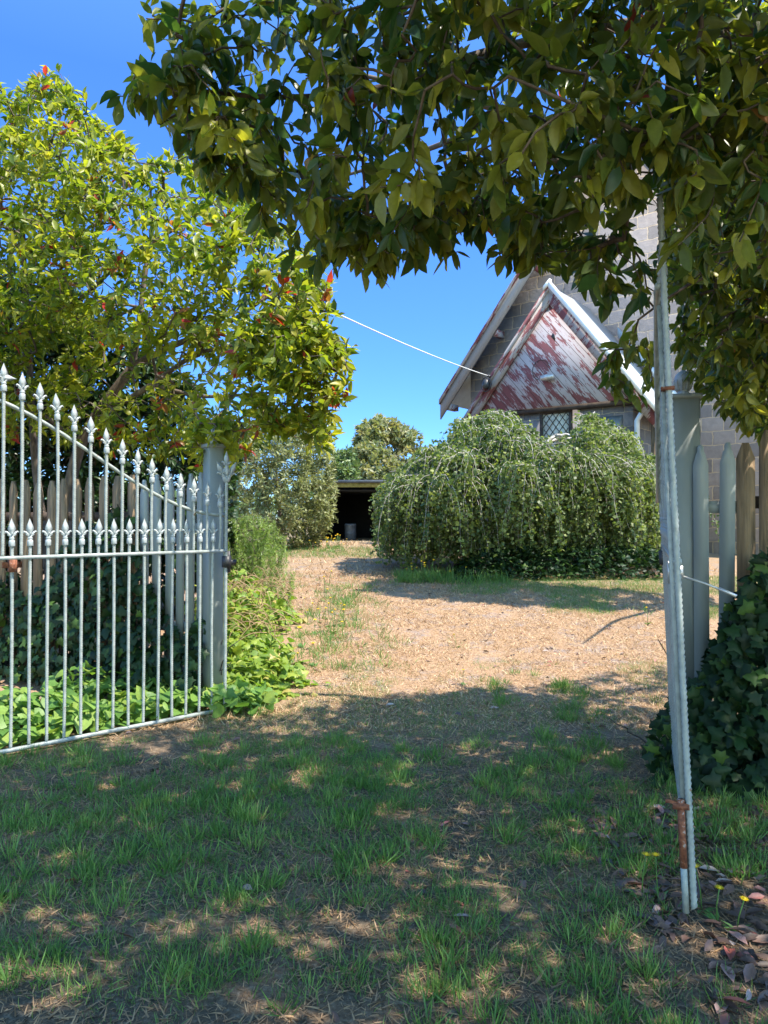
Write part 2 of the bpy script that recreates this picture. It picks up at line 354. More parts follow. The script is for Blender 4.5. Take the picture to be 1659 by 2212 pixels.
# ------------------------------------------------------------------ block building with gabled porch
def building():
    rz = math.atan2(-.609, .792)
    r = empty('block_building', (3.72, 16.2, .78), rz, 'grey block building with a steep gable and a peeling maroon timber porch gable', 'building')
    pb, pa, pw, ph = 3.2, 5.7, 1.74, 1.97; sl = (pa-pb)/ph
    mb = MB(); box(mb, -pw, pw, 0, 2.0, -.5, pb+.02); mb.build('porch_wall', M['block'], r)
    # main gable wall
    my = 2.0; mx = .8; ms = 1.27; ap = 8.95+ms*mx; hw = 3.3+mx; ez = ap - ms*hw
    mb = MB(); prism(mb, [(mx-hw, -.5), (mx+hw, -.5), (mx+hw, ez-.05), (mx, ap-.05), (mx-hw, ez-.05)], my, 11); mb.build('wall', M['block'], r)
    def slope(mb, x0, z0, x1, z1, y0, y1, t):
        prism(mb, [(x0, z0-t), (x1, z1-t), (x1, z1), (x0, z0)] if x0 < x1 else [(x1, z1-t), (x0, z0-t), (x0, z0), (x1, z1)], y0, y1)
    ex = 4.8
    mb = MB(); slope(mb, mx-ex, ap-ms*ex+.1, mx, ap+.1, my-.36, 11.3, .1); slope(mb, mx, ap+.1, mx+ex, ap-ms*ex+.1, my-.36, 11.3, .1); mb.build('roof', M['zinc'], r)
    for s in (-1, 1):
        mb = MB(); z1 = ap; z0 = ap-ms*ex
        slope(mb, mx+s*ex, z0-.02, mx, z1-.02, my-.42, my-.37, .42)
        o = mb.build('barge_board', M['bargegrey'], r)
        t = MB(); slope(t, mx+s*(ex+.01), z0+.09, mx, z1+.1, my-.47, my-.365, .13); t.build('barge_trim', M['bargemaroon'], o)
    # purlin ends under the overhang
    for x in (-3.75, -2.35, -1.2):
        mb = MB(); zc = ap-ms*abs(x-mx)-.42; box(mb, x-.07, x+.07, my-.36, my, zc-.1, zc+.06); mb.build('purlin_end', M['bargemaroon'], r)
    # porch gable
    mb = MB(); prism(mb, [(-ph, pb), (ph, pb), (0, pa)], -.16, -.11); mb.build('gable_cladding', M['cladding'], r)
    mb = MB(); box(mb, -ph-.05, ph+.05, -.13, -.02, pb-.1, pb+.004); mb.build('gable_beam', M['darktimber'], r)
    oe = 2.27
    for s in (-1, 1):
        mb = MB(); slope(mb, s*oe, pa-sl*oe+.06, 0, pa+.06, -.23, -.17, .34); o = mb.build('porch_barge_board', M['bargemaroon'], r)
        t = MB(); slope(t, s*(oe+.01), pa-sl*oe+.145, 0, pa+.155, -.27, -.167, .15); t.build('barge_trim', M['bargemaroon'], o)
    mb = MB(); slope(mb, -oe-.0, pa-sl*oe+.135, 0, pa+.135, -.165, 2.0, .06); slope(mb, 0, pa+.135, oe+.05, pa-sl*(oe+.05)+.135, -.165, 2.0, .06)
    mb.build('porch_roof', M['zinc'], r)
    mb = MB(); slope(mb, 0.02, pa+.235, oe+.1, pa-sl*(oe+.1)+.235, -.31, -.2, .17); slope(mb, -.1, pa+.11, .05, pa+.25, -.31, -.2, .1); mb.build('roof_capping', M['white'], r)
    mb = MB(); slope(mb, .75, pa-sl*.75+.48, oe, pa-sl*oe+.48, 1.86, 1.99, .22); mb.build('flashing', M['zinc'], r)
    # hole in the boards: broken board end
    mb = MB(); prism(mb, [(.02, 4.72), (.12, 4.6), (.1, 4.74), (.06, 4.8)], -.165, -.159); mb.build('board_hole', M['black'], r)
    # window with diamond leadlight
    wx0, wx1, wz0, wz1 = -.24, .38, 1.75, 3.06
    fr = MB(); t = .06
    for a in ((wx0-t, wx1+t, wz1, wz1+t), (wx0-t, wx1+t, wz0-t, wz0), (wx0-t, wx0, wz0, wz1), (wx1, wx1+t, wz0, wz1)):
        box(fr, a[0], a[1], -.07, .01, a[2], a[3])
    w = fr.build('window', M['darktimber'], r)
    g = MB(); box(g, wx0, wx1, -.03, .005, wz0, wz1); g.build('pane', M['glass'], w)
    l = MB(); st = .155; h = wz1-wz0; ww = wx1-wx0
    for k in range(-12, 14):
        for s in (1, -1):
            # line x = c + s*(z)/1.25
            pts = []
            c = wx0 + k*st
            for z in np.linspace(0, h, 40):
                x = c + s*z/1.3 + (0 if s > 0 else st*4)
                if wx0 < x < wx1: pts.append((x, -.036, wz0+z))
            if len(pts) > 2: tube(l, [pts[0], pts[-1]], .008, 4)
    l.build('lead_lattice', M['darktimber'], w)
    # buttress with sloping cap
    mb = MB(); box(mb, 1.0, 1.5, -.4, -.002, -.5, 2.45); prism_pts = None
    b = mb.build('buttress', M['block'], r)
    mb = MB(); V = np.array([(.96, -.46, 2.45), (1.54, -.46, 2.45), (1.54, 0, 2.45), (.96, 0, 2.45), (.96, -.005, 2.9), (1.54, -.005, 2.9), (.96, -.46, 2.5), (1.54, -.46, 2.5)])
    mb.add(V, [(0, 3, 2, 1), (0, 1, 7, 6), (6, 7, 5, 4), (1, 2, 5, 7), (0, 6, 4, 3), (2, 3, 4, 5)]); mb.build('sloping_cap', M['picket'], b)
    mb = MB(); tube(mb, [(2.0, -.12, 2.95), (1.86, -.1, 2.75), (1.86, -.1, -.4)], .055, 10); mb.build('downpipe', M['white'], r, True)
    mb = MB(); box(mb, 2.1, 2.25, .02, .17, -.4, 3.05); box(mb, 1.76, 2.3, .0, .19, 3.0, 3.12); mb.build('porch_post', M['paling'], r)
    # floodlight, hood and conduit on the boards
    mb = MB(); lathe(mb, [(.02, -.12), (.06, -.11), (.075, .0), (.06, .11), (.02, .12)], n=12)
    mb.v = [v[:, [2, 0, 1]]*np.array([1.3, 1, 1]) + np.array([-.02, -.27, 3.82]) for v in mb.v]; lf = mb.build('wall_light', M['metal'], r, True)
    mb = MB(); tube(mb, [(-.02, -.16, 3.86), (-.02, -.27, 3.86)], .03, 8); a = np.linspace(.3, 4.4, 14)
    tube(mb, [(-.22+.2*math.cos(t), -.18, 4.02+.22*math.sin(t)) for t in a], .007, 5); mb.build('conduit', M['darktimber'], lf, True)
    # service fitting at the cable end
    mb = MB(); lathe(mb, [(.03, 0), (.085, .02), (.09, .12), (.06, .2), (.03, .22)], (-1.5, -.33, 3.72), 12); mb.build('service_fitting', M['black'], r, True)
    mb = MB(); tube(mb, [(-1.42, -.2, 3.98), (-1.46, -.33, 4.02)], .03, 8); tube(mb, [(-1.5+.13*math.cos(t), -.34, 3.82+.16*math.sin(t)) for t in np.linspace(0, 2*PI, 17)], .012, 5)
    mb.build('cable_bracket', M['black'], r, True)
    Mx = Matrix.Translation((3.72, 16.2, .78)) @ Matrix.Rotation(rz, 4, 'Z')
    return np.array(Mx @ Vector((-1.46, -.34, 4.02)))
CAB = building()
def cable():
    B = at(735, 675, 9.6); D2 = B - CAB; E = CAB + D2*1.16
    t = np.linspace(0, 1, 40)[:, None]; P = CAB + (E-CAB)*t; P[:, 2] -= .06*4*(t*(1-t))[:, 0]
    mb = MB(); tube(mb, P, .009, 6)
    tag(mb.build('overhead_cable', M['white'], smooth=True), 'thin white overhead cable running from the porch gable into the left tree', 'cable')
cable()

# ------------------------------------------------------------------ shed
def shed():
    r = empty('open_shed', (.4, 30, .6), 0, 'low open-fronted dark shed with a corrugated iron roof behind the weeping birch', 'shed')
    mb = MB(); xs = np.linspace(-3.2, 3.2, 160); V = []
    for y, z in ((-.35, 2.5), (5.2, 2.15)):
        for x in xs: V.append((x, y, z + .022*math.sin(x*2*PI/.16)))
    n = len(xs); V2 = [(a, b, c-.02) for a, b, c in V]
    mb.add(V, np.array([[i, i+1, n+i+1, n+i] for i in range(n-1)])); mb.add(V2, np.array([[i, n+i, n+i+1, i+1] for i in range(n-1)]))
    mb.build('corrugated_roof', M['zinc'], r)
    mb = MB(); box(mb, -3.1, 3.1, 5.0, 5.1, -.3, 2.14); mb.build('back_wall', M['shedwall'], r)
    for x in (-3.1, 3.0):
        mb = MB(); box(mb, x, x+.1, .05, 4.99, -.3, 2.15); mb.build('side_wall', M['shedwall'], r)
    mb = MB(); box(mb, -3.0, 3.0, .05, 4.99, 2.07, 2.11); mb.build('ceiling_lining', M['shedwall'], r)
    mb = MB(); box(mb, -3.1, 3.1, -.2, -.05, 2.2, 2.42); mb.build('front_beam', M['mossbeam'], r)
    mb = MB(); tube(mb, [(-3.2, -.4, 2.42), (3.2, -.4, 2.42)], .06, 8); mb.build('gutter', M['drum'], r, True)
    for x in (-2.95, 0.5, 2.9):
        mb = MB(); box(mb, x-.07, x+.07, -.19, -.06, -.3, 2.2); mb.build('post', M['darktimber'], r)
    mb = MB(); c = at(757, 1160, 31.2); lathe(mb, [(.2, 0), (.24, .03), (.24, .25), (.25, .28), (.24, .31), (.24, .6), (.25, .63), (.23, .7), (.2, .7)], (c[0], c[1], .62), 16)
    tag(mb.build('storage_drum', M['drum'], smooth=True), 'pale grey drum standing in the gloom of the open shed', 'drum')
shed()

# ------------------------------------------------------------------ trees: skeleton growing
def fine(P, r0, r1, step=.12):
    P = np.asarray(P, float); seg = np.linalg.norm(np.diff(P, axis=0), axis=1); s = np.r_[0, np.cumsum(seg)]
    k = max(3, int(s[-1]/step)); t = np.linspace(0, s[-1], k)
    # smooth by catmull-like: interpolate then box filter
    Q = np.stack([np.interp(t, s, P[:, i]) for i in range(3)], 1)
    for _ in range(3): Q[1:-1] = .25*Q[:-2] + .5*Q[1:-1] + .25*Q[2:]
    return Q, np.linspace(r0, r1, k)
def grow(limbs, tips, rtip=.003, step=.12, jit=.12, lift=0.0, expo=.4):
    """limbs: list of (points, r0, r1). returns nodes, parents, radii, tip directions"""
    maxn = 200000; pos = np.zeros((maxn, 3)); par = -np.ones(maxn, int); rmin = np.zeros(maxn); n = 0
    for P, r0, r1 in limbs:
        Q, rr = fine(P, r0, r1)
        prev = -1
        if n: 
            d = np.linalg.norm(pos[:n]-Q[0], axis=1); j = int(d.argmin()); prev = j if d[j] < .6 else -1
        for q, r in zip(Q, rr):
            pos[n] = q; par[n] = prev; rmin[n] = r; prev = n; n += 1
    nl = n; tips = np.asarray(tips)
    d0 = np.array([np.linalg.norm(pos[:nl]-t, axis=1).min() for t in tips]); order = np.argsort(d0)
    tdir = np.zeros((len(tips), 3)); tn = np.zeros(len(tips), int)
    for i in order:
        t = tips[i]; d = np.linalg.norm(pos[:n]-t, axis=1); j = int(d.argmin()); L = d[j]
        k = max(2, int(L/step)+1); a = pos[j].copy()
        u = np.linspace(0, 1, k+1)[1:, None]; P = a + (t-a)*u
        off = rng.normal(size=3)*jit*L; P += off*(u*(1-u))*2 + np.array([0, 0, lift*L])*(u*(1-u))
        P += rng.normal(size=P.shape)*jit*.12*min(L, .5)*(u < 1)
        prev = j
        for p in P: pos[n] = p; par[n] = prev; prev = n; n += 1
        tdir[i] = pos[prev] - pos[par[prev]]; tn[i] = prev
    cnt = np.zeros(n); cnt[tn] = 1
    for i in range(n-1, 0, -1):
        if par[i] >= 0 and par[i] < i: cnt[par[i]] += cnt[i]
    rad = np.maximum(rmin[:n], np.where(np.arange(n) < nl, 0, rtip*np.maximum(cnt, 1)**expo))
    for i in range(nl, n): rad[i] = min(rad[i], rad[par[i]]) if rad[par[i]] > 0 else rad[i]
    return pos[:n], par[:n], rad, nrm(tdir), nl
def edges_mesh(mb, pos, par, rad, sides=6, sel=None):
    i = np.where(par >= 0)[0]
    if sel is not None: i = i[sel[i]]
    if len(i) == 0: return mb
    P1 = pos[i]; P0 = pos[par[i]]; r1 = rad[i]; r0 = np.minimum(rad[par[i]], r1*1.35)
    T = nrm(P1-P0); P1 = P1 + T*(r1[:, None]*.35); ref = np.where(np.abs(T[:, 2:3]) < .85, [[0, 0, 1.]], [[1., 0, 0]])
    A = nrm(np.cross(T, ref)); B = np.cross(T, A); th = 2*PI*np.arange(sides)/sides
    ring = lambda P, r: P[:, None] + r[:, None, None]*(np.cos(th)[None, :, None]*A[:, None]+np.sin(th)[None, :, None]*B[:, None])
    V = np.concatenate([ring(P0, r0), ring(P1, r1)], 1); k = np.arange(sides)
    f = np.stack([k, sides+k, sides+(k+1) % sides, (k+1) % sides], 1)
    Fs = (f[None] + (np.arange(len(i))*2*sides)[:, None, None]).reshape(-1, 4)
    return mb.add(V.reshape(-1, 3), Fs)
def in_poly(px, py, poly):
    poly = np.asarray(poly, float); x0, y0 = poly[:, 0], poly[:, 1]; x1, y1 = np.roll(x0, -1), np.roll(y0, -1)
    c = np.zeros(len(px), bool)
    for a, b, c2, d in zip(x0, y0, x1, y1):
        if b == d: continue
        k = ((b > py) != (d > py)) & (px < (c2-a)*(py-b)/(d-b)+a); c ^= k
    return c
def poly_dist(px, py, poly):
    poly = np.asarray(poly, float); best = np.full(len(px), 1e9)
    for a, b in zip(poly, np.roll(poly, -1, 0)):
        ab = b-a; t = np.clip(((px-a[0])*ab[0]+(py-a[1])*ab[1])/max(ab@ab, 1e-9), 0, 1)
        best = np.minimum(best, np.hypot(px-a[0]-t*ab[0], py-a[1]-t*ab[1]))
    return best
def crown_pts(poly, Y0, T, n, Rr=150, clump=0.0, cs=.5, inset=0, zmin=None):
    """points of a crown whose outline has this elevation; the body is rounded in depth round Y0 with half depth T"""
    poly = np.asarray(poly, float); lo_, hi_ = poly.min(0), poly.max(0); out = []; tot = 0
    while tot < n:
        p = rng.uniform(lo_, hi_, (n*3, 2)); p = p[in_poly(p[:, 0], p[:, 1], poly)]
        e = poly_dist(p[:, 0], p[:, 1], poly); k = e > inset; p, e = p[k], e[k]
        h = T*np.sqrt(np.clip(e/Rr, .02, 1)); s = rng.uniform(-1, 1, len(p)); s = np.sign(s)*np.abs(s)**.7
        yy = Y0(p[:, 0], p[:, 1]) if callable(Y0) else Y0
        Y = yy + h*s; Q = np.stack([(p[:, 0]-CX)/F*Y, Y, CAMZ+(HY-p[:, 1])/F*Y], 1)
        if clump: 
            c = vnoise(Q[:, 0]+Q[:, 1]*.7, Q[:, 2]*1.1+Q[:, 1]*.5, cs); Q = Q[c > rng.uniform(0, clump, len(Q))]
        if zmin is not None: Q = Q[Q[:, 2] > gz(Q[:, 0], Q[:, 1])+zmin]
        out.append(Q); tot += len(Q)
    return np.concatenate(out)[:n]
def rosettes(mb, T, tips, tdir, m, ln, spread=.9, droop=0.0, back=.14, seed_red=None, wid=1.0, up=.6):
    k = rng.integers(m[0], m[1]+1, len(tips)); I = np.repeat(np.arange(len(tips)), k); n = len(I)
    rad = rng.normal(size=(n, 3)); d = tdir[I]; rad -= (rad*d).sum(1, keepdims=True)*d; rad = nrm(rad)
    f = nrm(d*rng.uniform(.1, .9, (n, 1)) + rad*spread + np.array([0, 0, -droop])*rng.uniform(.4, 1.3, (n, 1)))
    P = tips[I] - d*(rng.random((n, 1))**1.5)*back + rad*.004
    U = np.array([0, 0, up]) + rng.normal(size=(n, 3))*.45 + d*.3
    tipc = rng.random(len(tips)); a = np.clip(tipc[I]*.62 + rng.random(n)*.36, 0, .93)
    if seed_red is not None:
        red = rng.random(len(tips)) < seed_red[0]; a = np.where(red[I] & (rng.random(n) < .7), rng.uniform(.94, 1, n), a)
        one = rng.random(n) < seed_red[1]; a = np.where(one, rng.uniform(.94, 1, n), a)
    s = rng.uniform(ln[0], ln[1], n); t = rng.integers(0, len(T), n)
    for j in range(len(T)):
        q = t == j; scatter(mb, T[j], P[q], f[q], U[q], s[q], a[q], wid*rng.uniform(.8, 1.2, q.sum()))
    return n
def pxl(L):
    return [at(*p) for p in L]
def finish_tree(root, pos, par, rad, nl, bark, thick=.035):
    trunk = np.zeros(len(par), bool); trunk[:nl] = True
    mb = MB(); edges_mesh(mb, pos, par, rad, 9, trunk); mb.build('trunk', bark, root, True)
    mb = MB(); edges_mesh(mb, pos, par, rad, 5, ~trunk); mb.build('branches', bark, root, True)

def left_tree():
    base = at(140, 1330, 8.2); base[2] = gz(base[0], base[1])
    r = empty('photinia_tree', base, 0, 'sunlit leafy tree with yellow-green and red leaves rising behind the left gate', 'tree')
    limbs = [([(*base[:2], base[2]-.1), at(140, 1100, 8.2), at(170, 960, 8.2), at(215, 880, 8.15), at(255, 835, 8.1), at(285, 790, 8.1)], .085, .05),
             (pxl([(285, 790, 8.1), (300, 700, 8), (310, 600, 8), (330, 480, 8.1), (320, 380, 8.2)]), .04, .012),
             (pxl([(285, 790, 8.1), (370, 745, 7.7), (485, 705, 7.6), (560, 650, 7.5), (640, 600, 7.7)]), .042, .012),
             (pxl([(215, 880, 8.1), (255, 875, 7.9), (330, 830, 7.7), (420, 760, 7.6), (540, 740, 7.5), (680, 760, 7.6)]), .038, .01),
             ([(base[0]-.1, base[1]+.1, base[2]-.1), at(75, 1000, 8.6), at(60, 740, 8.4), at(50, 560, 8.3), at(45, 450, 8.2), at(100, 330, 8.2), at(130, 240, 8.2)], .06, .012),
             (pxl([(45, 500, 8.2), (-60, 400, 8.3), (-150, 300, 8.3)]), .03, .01),
             (pxl([(60, 740, 8.4), (180, 640, 8.4), (260, 560, 8.3), (400, 480, 8.2), (480, 420, 8.2)]), .035, .01),
             (pxl([(330, 830, 7.7), (430, 860, 7.5), (560, 850, 7.6), (680, 840, 7.9)]), .025, .008),
             (pxl([(170, 960, 8.2), (80, 880, 8), (-80, 820, 8)]), .03, .01)]
    poly = [(-220, 60), (-60, 130), (20, 195), (75, 150), (120, 135), (180, 200), (205, 235), (260, 290), (290, 320), (440, 330), (520, 400), (590, 440), (640, 500), (690, 560), (715, 640), (742, 720), (785, 770), (770, 830), (725, 880), (730, 945), (700, 985), (640, 940), (570, 960), (480, 990), (400, 930), (340, 900), (280, 830), (200, 800), (120, 730), (40, 800), (-40, 900), (-220, 950)]
    tips = crown_pts(poly, lambda x, y: np.interp(x, [0, 300, 480, 600, 750], [7.9, 7.5, 7.1, 6.5, 6.0]), 1.25, 2400, 120, .75, .55, inset=6)
    hollow = [(90, 750), (300, 730), (500, 770), (580, 860), (420, 960), (90, 960)]; tx = tips[:, 0]/tips[:, 1]*F+CX; ty = HY-(tips[:, 2]-CAMZ)/tips[:, 1]*F
    tips = tips[~(in_poly(tx, ty, hollow) & (rng.random(len(tips)) < .6))]
    low = crown_pts([(-60, 760), (60, 770), (200, 830), (420, 900), (540, 960), (520, 1010), (440, 1020), (300, 980), (150, 960), (-60, 960)], 7.6, .5, 190, 60)
    low = np.concatenate([low, crown_pts([(-60, 700), (160, 720), (240, 800), (120, 900), (-60, 940)], 7.9, .8, 70, 60)])
    low = np.concatenate([low[low[:, 1] > 7.1], crown_pts([(400, 880), (500, 880), (520, 980), (470, 1000), (400, 960)], 6.15, .25, 26, 60), crown_pts([(480, 700), (700, 680), (760, 800), (700, 920), (560, 940)], 5.8, .3, 150, 60)])
    tips = np.concatenate([tips, low])
    pos, par, rad, td, nl = grow(limbs, tips, .0028, .11, .16, .05)
    pos = pos - base; tips = tips - base
    finish_tree(r, pos, par, rad, nl, M['bark'])
    td = nrm(td + np.array([0, 0, .35])); mb = MB()
    rosettes(mb, L_MID, tips, td, (6, 11), (.075, .135), .95, .15, .16, (.03, .008)); mb.build('foliage', M['photinia'], r, True)
left_tree()

def overhang_tree():
    base = np.array([3.5, 4.6, float(gz(3.5, 4.6))])
    r = empty('photinia_tree', base, 0, 'dark overhanging tree whose drooping leafy boughs arch over the entrance from the right', 'tree')
    T = np.array([3.35, 4.55, 2.6])
    limbs = [([base-[0, 0, .1], (3.5, 4.6, 1.2), T], .13, .1),
             ([T, at(1800, 100, 4.1), at(1500, 30, 3.9), at(1250, 60, 3.7), at(1000, 120, 3.5), at(800, 200, 3.3), at(560, 210, 3.2), at(420, 190, 3.1)], .06, .008),
             ([T, at(1760, 225, 3.6), at(1500, 292, 3.2), at(1340, 335, 3.0), at(1180, 340, 3.0), at(1000, 385, 3.1), at(850, 430, 3.2)], .032, .006),
             ([T, at(1660, 280, 3.1), at(1420, 300, 2.5), at(1300, 250, 2.4), at(1200, 200, 2.4), at(1100, 160, 2.4)], .02, .005),
             (pxl([(1250, 60, 3.7), (1100, 250, 4.3), (900, 330, 4.8), (700, 390, 5)]), .03, .008),
             ([T, (3.0, 4.9, 3.6), (2.0, 5.3, 4.2), (.8, 5.3, 4.5), (-.3, 5.0, 4.6)], .07, .012),
             ([T, (2.8, 3.6, 3.7), (1.8, 2.6, 4.3), (.6, 1.8, 4.5), (-.6, 1.6, 4.4)], .06, .012),
             ([T, (3.4, 4.9, 4.0), (3.6, 5.4, 5.2)], .06, .015),
             ([T, (3.6, 3.4, 3.6), (3.3, 2.0, 4.3), (3.0, .8, 4.6)], .05, .015),
             ([T, at(1650, 560, 4.4), at(1500, 600, 4.2), at(1380, 690, 4.1)], .02, .006)]
    poly = [(560, -120), (300, -40), (300, 20), (305, 60), (292, 110), (335, 150), (290, 205), (330, 250), (365, 270), (375, 320), (420, 360), (470, 410), (560, 425), (600, 490), (680, 530), (740, 560), (830, 565), (900, 540), (960, 545), (1000, 470), (1060, 545), (1110, 560), (1150, 520), (1195, 500), (1200, 590), (1250, 600), (1280, 540), (1330, 640), (1420, 700), (1480, 600), (1800, 600), (1900, -120)]
    yf = lambda x, y: 4.0 - .0006*(x-900)
    tips = [crown_pts(poly, yf, 1.3, 1000, 110, .8, .3, inset=10)]
    # the near fringe
    fr = [(560, 0), (760, -60), (1660, -60), (1700, 420), (1500, 420), (1380, 400), (1150, 420), (1000, 380), (800, 440), (640, 330), (520, 200)]
    tips.append(crown_pts(fr, 2.75, .45, 210, 100, .6, .3))
    edge = [(300, 0), (420, 0), (520, 200), (640, 330), (800, 470), (1000, 420), (1200, 460), (1400, 560), (1400, 680), (1300, 640), (1250, 590), (1000, 470), (830, 570), (680, 520), (560, 420), (420, 350), (370, 260), (300, 200)]
    tips.append(crown_pts(edge, 3.5, .8, 330, 60, .6, .25))
    tips.append(crown_pts([(1440, 350), (1760, 250), (1760, 980), (1600, 930), (1560, 880), (1480, 800), (1435, 640)], 5.1, .6, 720, 60, .55, .3))
    for a, b in ((300, 18), (285, 95), (270, 200), (300, 215), (330, 165), (400, 325), (455, 400), (470, 330), (560, 440), (690, 540), (720, 520), (770, 570), (830, 560), (880, 540), (960, 540), (1090, 560), (1120, 540), (1185, 560), (1240, 600), (1215, 560), (540, 400), (610, 480)):
        tips.append(at(a+rng.normal()*8, b+rng.normal()*6, rng.uniform(3.0, 3.7)) + rng.normal(size=(2, 3))*.035)
    # sprig in front of the porch
    tips.append(crown_pts([(1290, 740), (1400, 735), (1425, 800), (1400, 860), (1330, 850)], 4.2, .12, 16, 40)); 
    # the roof of the crown, above the picture
    n = 26000; up = np.stack([rng.uniform(-1.2, 5.6, n), rng.uniform(-.6, 6.0, n), rng.uniform(3.2, 6.4, n)], 1)
    k = (CAMZ + .78*up[:, 1] < up[:, 2] + .0)
    k &= (vnoise(up[:, 0], up[:, 1], .9) > .12) & (up[:, 2] < 6.5-.14*(up[:, 0]-2.6)**2)
    tips.append(up[k][:6600])
    ins = [(700, -60), (620, 100), (620, 250), (660, 400), (800, 470), (950, 430), (1100, 440), (1220, 440), (1500, 440), (1800, 400), (1800, -60)]
    tips.append(crown_pts(ins, 5.3, .5, 260, 60, .5, .5))
    n = 3200; q = np.stack([rng.uniform(2.6, 6.2, n), rng.uniform(1.6, 7.0, n), rng.uniform(2.7, 6.0, n)], 1); ppx = q[:, 0]/q[:, 1]*F+CX
    tips.append(q[(ppx > 1720) & (vnoise(q[:, 0], q[:, 1], .8) > .2)][:1500])
    tips = np.concatenate(tips); gx = tips[:, 0]-.571*tips[:, 2]; gy = tips[:, 1]+.254*tips[:, 2]
    qx = tips[:, 0]/np.maximum(tips[:, 1], .3)*F+CX; qy = HY-(tips[:, 2]-CAMZ)/np.maximum(tips[:, 1], .3)*F
    cut = (qx > 1390) & (qx < 1450) & (qy > 400) & (qy < 1000) & (tips[:, 1] < 3.1) | (qx > 1190) & (qx < 1420) & (qy > 500) & (qy < 720) & (rng.random(len(qx)) < .45)
    cut |= (qx > 1190) & (qx < 1460) & (qy > 690) & (qy < 735)
    k = ~cut & (gy < np.interp(gx, [-4, -2.5, -1.3, 2.9, 5], [3.8, 4.75, 5.7, 7.3, 7.9]) + rng.normal(size=len(gx))*.12); tips = tips[k]
    pos, par, rad, td, nl = grow(limbs, tips, .0026, .1, .14, .1)
    pos -= base; tips -= base
    finish_tree(r, pos, par, rad, nl, M['bark'])
    td = nrm(td + np.array([0, 0, -.25])); mb = MB()
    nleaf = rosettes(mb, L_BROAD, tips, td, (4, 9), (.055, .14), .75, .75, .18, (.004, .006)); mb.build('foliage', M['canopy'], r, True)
overhang_tree()

def right_tree():
    base = np.array([5.3, 9.6, float(gz(5.3, 9.6))])
    r = empty('photinia_tree', base, 0, 'dense dark tree standing behind the right picket fence beside the block building', 'tree')
    T = base + [0, 0, 2.2]
    limbs = [([base-[0, 0, .1], base+[0, 0, 1], T], .12, .09), ([T, T+[-.6, -.5, 1.2], T+[-1.0, -.6, 2.6]], .06, .015), ([T, T+[.8, .3, 1.3], T+[1.2, .3, 3]], .06, .015),
             ([T, T+[-.7, -1.2, .8], T+[-1.1, -2.4, 1.2]], .05, .012), ([T, T+[.2, .6, 1.5], T+[.1, .4, 3.6]], .06, .015)]
    poly = [(1440, 60), (1560, -60), (1800, -100), (1850, 900), (1700, 960), (1600, 930), (1570, 860), (1530, 830), (1490, 760), (1465, 690), (1455, 500)]
    tips = crown_pts(poly, lambda x, y: 9.6+0*x, .7, 1100, 110, .6, .6, inset=15)
    n = 150; up = np.stack([rng.uniform(4.3, 6.6, n), rng.uniform(9.0, 10.2, n), rng.uniform(6.5, 8.6, n)], 1); tips = np.concatenate([tips, up])
    pos, par, rad, td, nl = grow(limbs, tips, .003, .15, .14, .05)
    pos -= base; tips -= base
    finish_tree(r, pos, par, rad, nl, M['bark']); mb = MB()
    rosettes(mb, L_MID, tips, nrm(td+[0, 0, .2]), (9, 15), (.1, .17), 1.0, .3, .25, (.01, .006)); mb.build('foliage', M['photinia'], r, True)
right_tree()

def bush(name, label, cat, poly, Y, T, n, leaves, ln, m, material, base_px, limbs=None, zmin=.05, droop=.2, spread=.9, clump=.5, cs=.5, Rr=90, rtip=.002, bark='bark', wid=1.0, jit=.14, back=.2, group=None, uplift=.2, kind=None):
    b = at(base_px, 1200, Y); base = np.array([b[0], b[1], float(gz(b[0], b[1]))])
    r = empty(name, base, 0, label, cat, group)
    tips = crown_pts(poly, Y, T, n, Rr, clump, cs, zmin=zmin)
    top = tips[:, 2].max() - base[2]
    lim = [([base-[0, 0, .1], base+[.05, 0, top*.3], base+[-.05, .05, top*.55]], max(.02, top*.02), max(.01, top*.008))]
    if limbs: lim += limbs
    pos, par, rad, td, nl = grow(lim, tips, rtip, max(.1, ln[1]*1.2), jit, .06); pos -= base; tips -= base
    finish_tree(r, pos, par, rad, nl, M[bark]); mb = MB()
    rosettes(mb, leaves, tips, nrm(td+[0, 0, uplift]), m, ln, spread, droop, back, wid=wid); mb.build('foliage', M[material], r, True)
    return r
# dark evergreen filling the gap behind the left tree
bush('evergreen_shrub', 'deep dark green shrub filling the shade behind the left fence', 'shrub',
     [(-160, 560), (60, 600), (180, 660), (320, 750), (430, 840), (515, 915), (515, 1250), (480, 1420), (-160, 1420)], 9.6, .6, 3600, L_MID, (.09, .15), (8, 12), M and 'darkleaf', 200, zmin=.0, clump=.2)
# olive
bush('olive_tree', 'bushy grey-green olive tree between the left gatepost and the shed', 'tree',
     [(470, 960), (520, 920), (600, 890), (690, 890), (720, 960), (722, 1010), (726, 1060), (722, 1110), (705, 1150), (700, 1182), (640, 1192), (560, 1190), (470, 1180), (440, 1060)], 17.5, 1.6, 1500, L_NARROW, (.09, .16), (14, 22), 'olive', 600, zmin=.02, droop=.05, clump=.45, cs=.8, back=.35, spread=.8, wid=1.3, uplift=.5)
# rosemary
bush('rosemary_bush', 'upright fine-needled green rosemary bush beside the left gatepost', 'shrub',
     [(478, 1150), (500, 1118), (540, 1108), (590, 1120), (618, 1160), (620, 1200), (638, 1240), (640, 1270), (610, 1300), (560, 1310), (470, 1300)], 9.4, .55, 520, [blade_t(1, .1, .085)], (.03, .05), (60, 95), 'rosemary', 545, zmin=.02, droop=0, clump=.75, cs=.22, back=.6, spread=.6, uplift=2.5, rtip=.0016)
